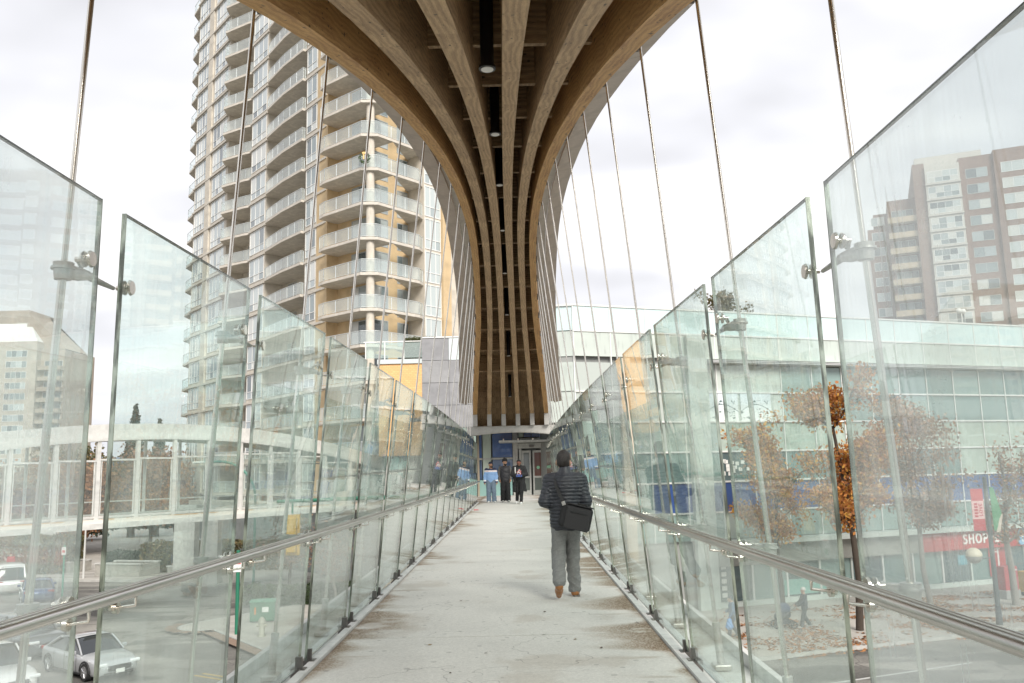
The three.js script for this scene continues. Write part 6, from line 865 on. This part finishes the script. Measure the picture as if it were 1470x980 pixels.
{ // bins and boxes
  const t = thing('newspaper_box', 'red newspaper box on the pavement by the shop front', 'newspaper box', [26.4, P13, -47.2], 0.35); part(t, 'cabinet', new B().rbox(0.95, 1.25, 0.6, 0.04, 0, 1.05, 0).build(), M({ map: grain(2), color: [0.58, 0.05, 0.07], roughness: 0.45 })); part(t, 'base', new B().rbox(1.05, 0.45, 0.66, 0.03, 0, 0.225, 0).build(), M({ color: [0.3, 0.3, 0.29] })); part(t, 'label_strip', boxG(-0.1, 0.4, 1.45, 1.52, 0.302, 0.31), mPlate);
  const y = thing('newspaper_box', 'yellow newspaper box beside the red one', 'newspaper box', [27.9, P13, -47.9], 0.35); part(y, 'cabinet', new B().rbox(0.75, 1.1, 0.55, 0.04, 0, 0.75, 0).build(), mYellow); part(y, 'base', new B().rbox(0.6, 0.2, 0.5, 0.03, 0, 0.1, 0).build(), mTrim);
  const u = thing('utility_box', 'green metal utility box on the corner pavement', 'utility box', [-13.1, P13, -45.6], 0.2); part(u, 'cabinet', new B().rbox(1.25, 0.95, 0.9, 0.03, 0, 0.52, 0).build(), M({ map: grain(1), color: [0.10, 0.24, 0.16], roughness: 0.6 })); part(u, 'lid', new B().rbox(1.32, 0.08, 0.96, 0.02, 0, 1.02, 0).build(), M({ color: [0.13, 0.28, 0.20], roughness: 0.6 })); part(u, 'notice', boxG(-0.02, 0.3, 0.5, 0.75, 0.455, 0.46), mPlate); part(u, 'warning_strip', boxG(-0.4, -0.33, 0.4, 0.75, 0.455, 0.46), M({ color: [0.6, 0.2, 0.06] }));
  const h = thing('fire_hydrant', 'pale fire hydrant in front of the green utility box', 'hydrant', [-11.9, P13, -41.3]); const mh = M({ map: grain(3), color: [0.62, 0.60, 0.50], roughness: 0.6 }); part(h, 'barrel', new B().tube([V(0, 0, 0), V(0, 0.06, 0), V(0, 0.07, 0), V(0, 0.62, 0)], [0.2, 0.2, 0.14, 0.14], 14).build(), mh); part(h, 'bonnet', new B().tube([V(0, 0.62, 0), V(0, 0.66, 0), V(0, 0.78, 0), V(0, 0.88, 0)], [0.2, 0.2, 0.13, 0.05], 14).build(), mh); for (const s of [-1, 1]) part(h, 'nozzle', new B().tube([V(0, 0.5, 0), V(s * 0.24, 0.5, 0)], 0.065, 10).build(), mh);
  const mPl = M({ map: grain(0.7), color: [0.46, 0.44, 0.40], roughness: 0.85 });
  [[-30.5, -68.5, 4.2, 0.9, 'low concrete planter wall on the plaza'], [-24.2, -66.3, 3.6, 0.8, 'concrete planter wall beside the broad pillar'], [-37, -72, 2.6, 0.8, 'small concrete planter near the olive hedge']].forEach(([x, z, w, hh, lab]) => { const p = thing('planter', lab, 'planter', [x, P13, z], -0.3); part(p, 'wall', new B().box(-w / 2, w / 2, 0, hh, 0.9, 1.15).box(-w / 2, w / 2, 0, hh, -1.15, -0.9).box(-w / 2, -w / 2 + 0.25, 0, hh, -0.9, 0.9).box(w / 2 - 0.25, w / 2, 0, hh, -0.9, 0.9).build(), mPl); part(p, 'coping', new B().box(-w / 2 - 0.06, w / 2 + 0.06, hh + 0.001, hh + 0.1, 0.84, 1.21).box(-w / 2 - 0.06, w / 2 + 0.06, hh + 0.001, hh + 0.1, -1.21, -0.84).build(), mConcWhite); part(p, 'soil', boxG(-w / 2 + 0.25, w / 2 - 0.25, 0, hh - 0.15, -0.9, 0.9), M({ color: [0.07, 0.055, 0.04], roughness: 1 })); });
}

// --- people on the street below
function walker(label, pos, turn, o) {
  const J = figure({ knL: [0.1, 0.5, 0.12], anL: [0.1, 0.085, 0.2], toL: [0.11, 0.035, 0.38], knR: [-0.1, 0.5, 0.0], anR: [-0.1, 0.12, -0.22], toR: [-0.1, 0.035, -0.08], ...o.pose }), p = thing('person', label, 'person', pos, turn), c = 0.02;
  part(p, 'body', bodyG(J, c), skinOf([0.40, 0.24, 0.17])); part(p, 'coat', topG(J, c, 0.16, o.hem ?? 0.8, { arm: 0.01 }), cloth(o.coat)); part(p, 'trousers', legsG(J, c, [0.11, 0.09, 0.085], 0.006), cloth(o.legs)); for (const g of shoesG(J, c)) part(p, 'shoe', g, cloth(o.shoes || [0.03, 0.03, 0.03])); part(p, o.hat ? 'hat' : 'hair', hairCap(J, 0, { fat: o.fat ?? 0.01, up: o.fat ? 0.01 : 0 }), cloth(o.hair)); eyes(p, J); return p;
}
walker('person in dark blue coat with white hair pushing a covered pushchair', [13.2, P13, -40.3], -Math.PI / 2, { coat: [0.03, 0.04, 0.055], legs: [0.03, 0.035, 0.04], shoes: [0.6, 0.58, 0.55], hair: [0.7, 0.68, 0.66], fat: 0.02, pose: { elL: [0.24, 1.15, 0.08], wrL: [0.16, 1.0, 0.34], elR: [-0.24, 1.15, 0.08], wrR: [-0.16, 1.0, 0.34] } });
{ const t = thing('pushchair', 'dark covered pushchair pushed along the leafy pavement', 'pushchair', [12.25, P13, -40.3], -Math.PI / 2), mF = cloth([0.03, 0.035, 0.05]); part(t, 'hood', mesher([ell([0, 0.86, 0.02], [0.27, 0.26, 0.32])], 0.02, 0.025, (d, x, y, z) => Math.max(d, 0.72 - y)), cloth([0.05, 0.075, 0.14])); part(t, 'seat', mesher([cap([0, 0.62, -0.1], [0, 0.5, 0.28], 0.2, 0.18, 1.15, 1)], 0.02, 0.025), mF); part(t, 'frame', new B().tube([V(0.24, 0.16, 0.42), V(0.25, 0.6, 0), V(0.22, 1.04, -0.58)], 0.016, 6).tube([V(-0.24, 0.16, 0.42), V(-0.25, 0.6, 0), V(-0.22, 1.04, -0.58)], 0.016, 6).tube([V(0.22, 1.04, -0.58), V(-0.22, 1.04, -0.58)], 0.018, 6).tube([V(0.25, 0.16, -0.36), V(0.25, 0.6, 0)], 0.016, 6).tube([V(-0.25, 0.16, -0.36), V(-0.25, 0.6, 0)], 0.016, 6).build(), mSteelDark); for (const x of [-0.25, 0.25]) for (const z of [-0.36, 0.42]) part(t, 'wheel', new THREE.TorusGeometry(0.13, 0.03, 8, 18).rotateY(Math.PI / 2), mTyre, [x, 0.16, z]); part(t, 'basket', new B().rbox(0.42, 0.2, 0.5, 0.05, 0, 0.3, 0).build(), mF); }
walker('person in blue jacket and cap carrying a blue carrier bag', [9.45, P13, -38.5], -Math.PI / 2, { coat: [0.07, 0.15, 0.30], legs: [0.05, 0.06, 0.08], hair: [0.03, 0.04, 0.08], hat: true, hem: 0.7, pose: { head: [0, 1.60, 0.06], elR: [-0.24, 1.16, 0.0], wrR: [-0.2, 1.05, 0.22], elL: [0.25, 1.13, 0.02], wrL: [0.25, 0.92, 0.16] } });
single('carrier_bag', 'light blue plastic carrier bag held by the person in blue jacket', 'bag', mesher([cap([0, 0.32, 0], [0, 0.1, 0], 0.10, 0.17, 1, 0.7), cap([0, 0.3, 0], [0, 0.5, 0], 0.03, 0.02)], 0.05, 0.018, (d, x, y, z) => d - 0.01 * Math.sin(x * 40 + y * 30)), M({ color: [0.14, 0.30, 0.58], roughness: 0.5 }), [9.25, P13 + 0.42, -38.25]);
walker('person in a red coat walking on the plaza beyond the van', [-40.6, P13, -70.0], 0.4, { coat: [0.42, 0.03, 0.04], legs: [0.04, 0.04, 0.05], hair: [0.04, 0.03, 0.025] });
walker('person in dark clothes walking past the concrete planter', [-26.6, P13, -67.8], 1.2, { coat: [0.04, 0.05, 0.07], legs: [0.03, 0.035, 0.045], hair: [0.2, 0.13, 0.1] });
renderer.render(scene, camera);
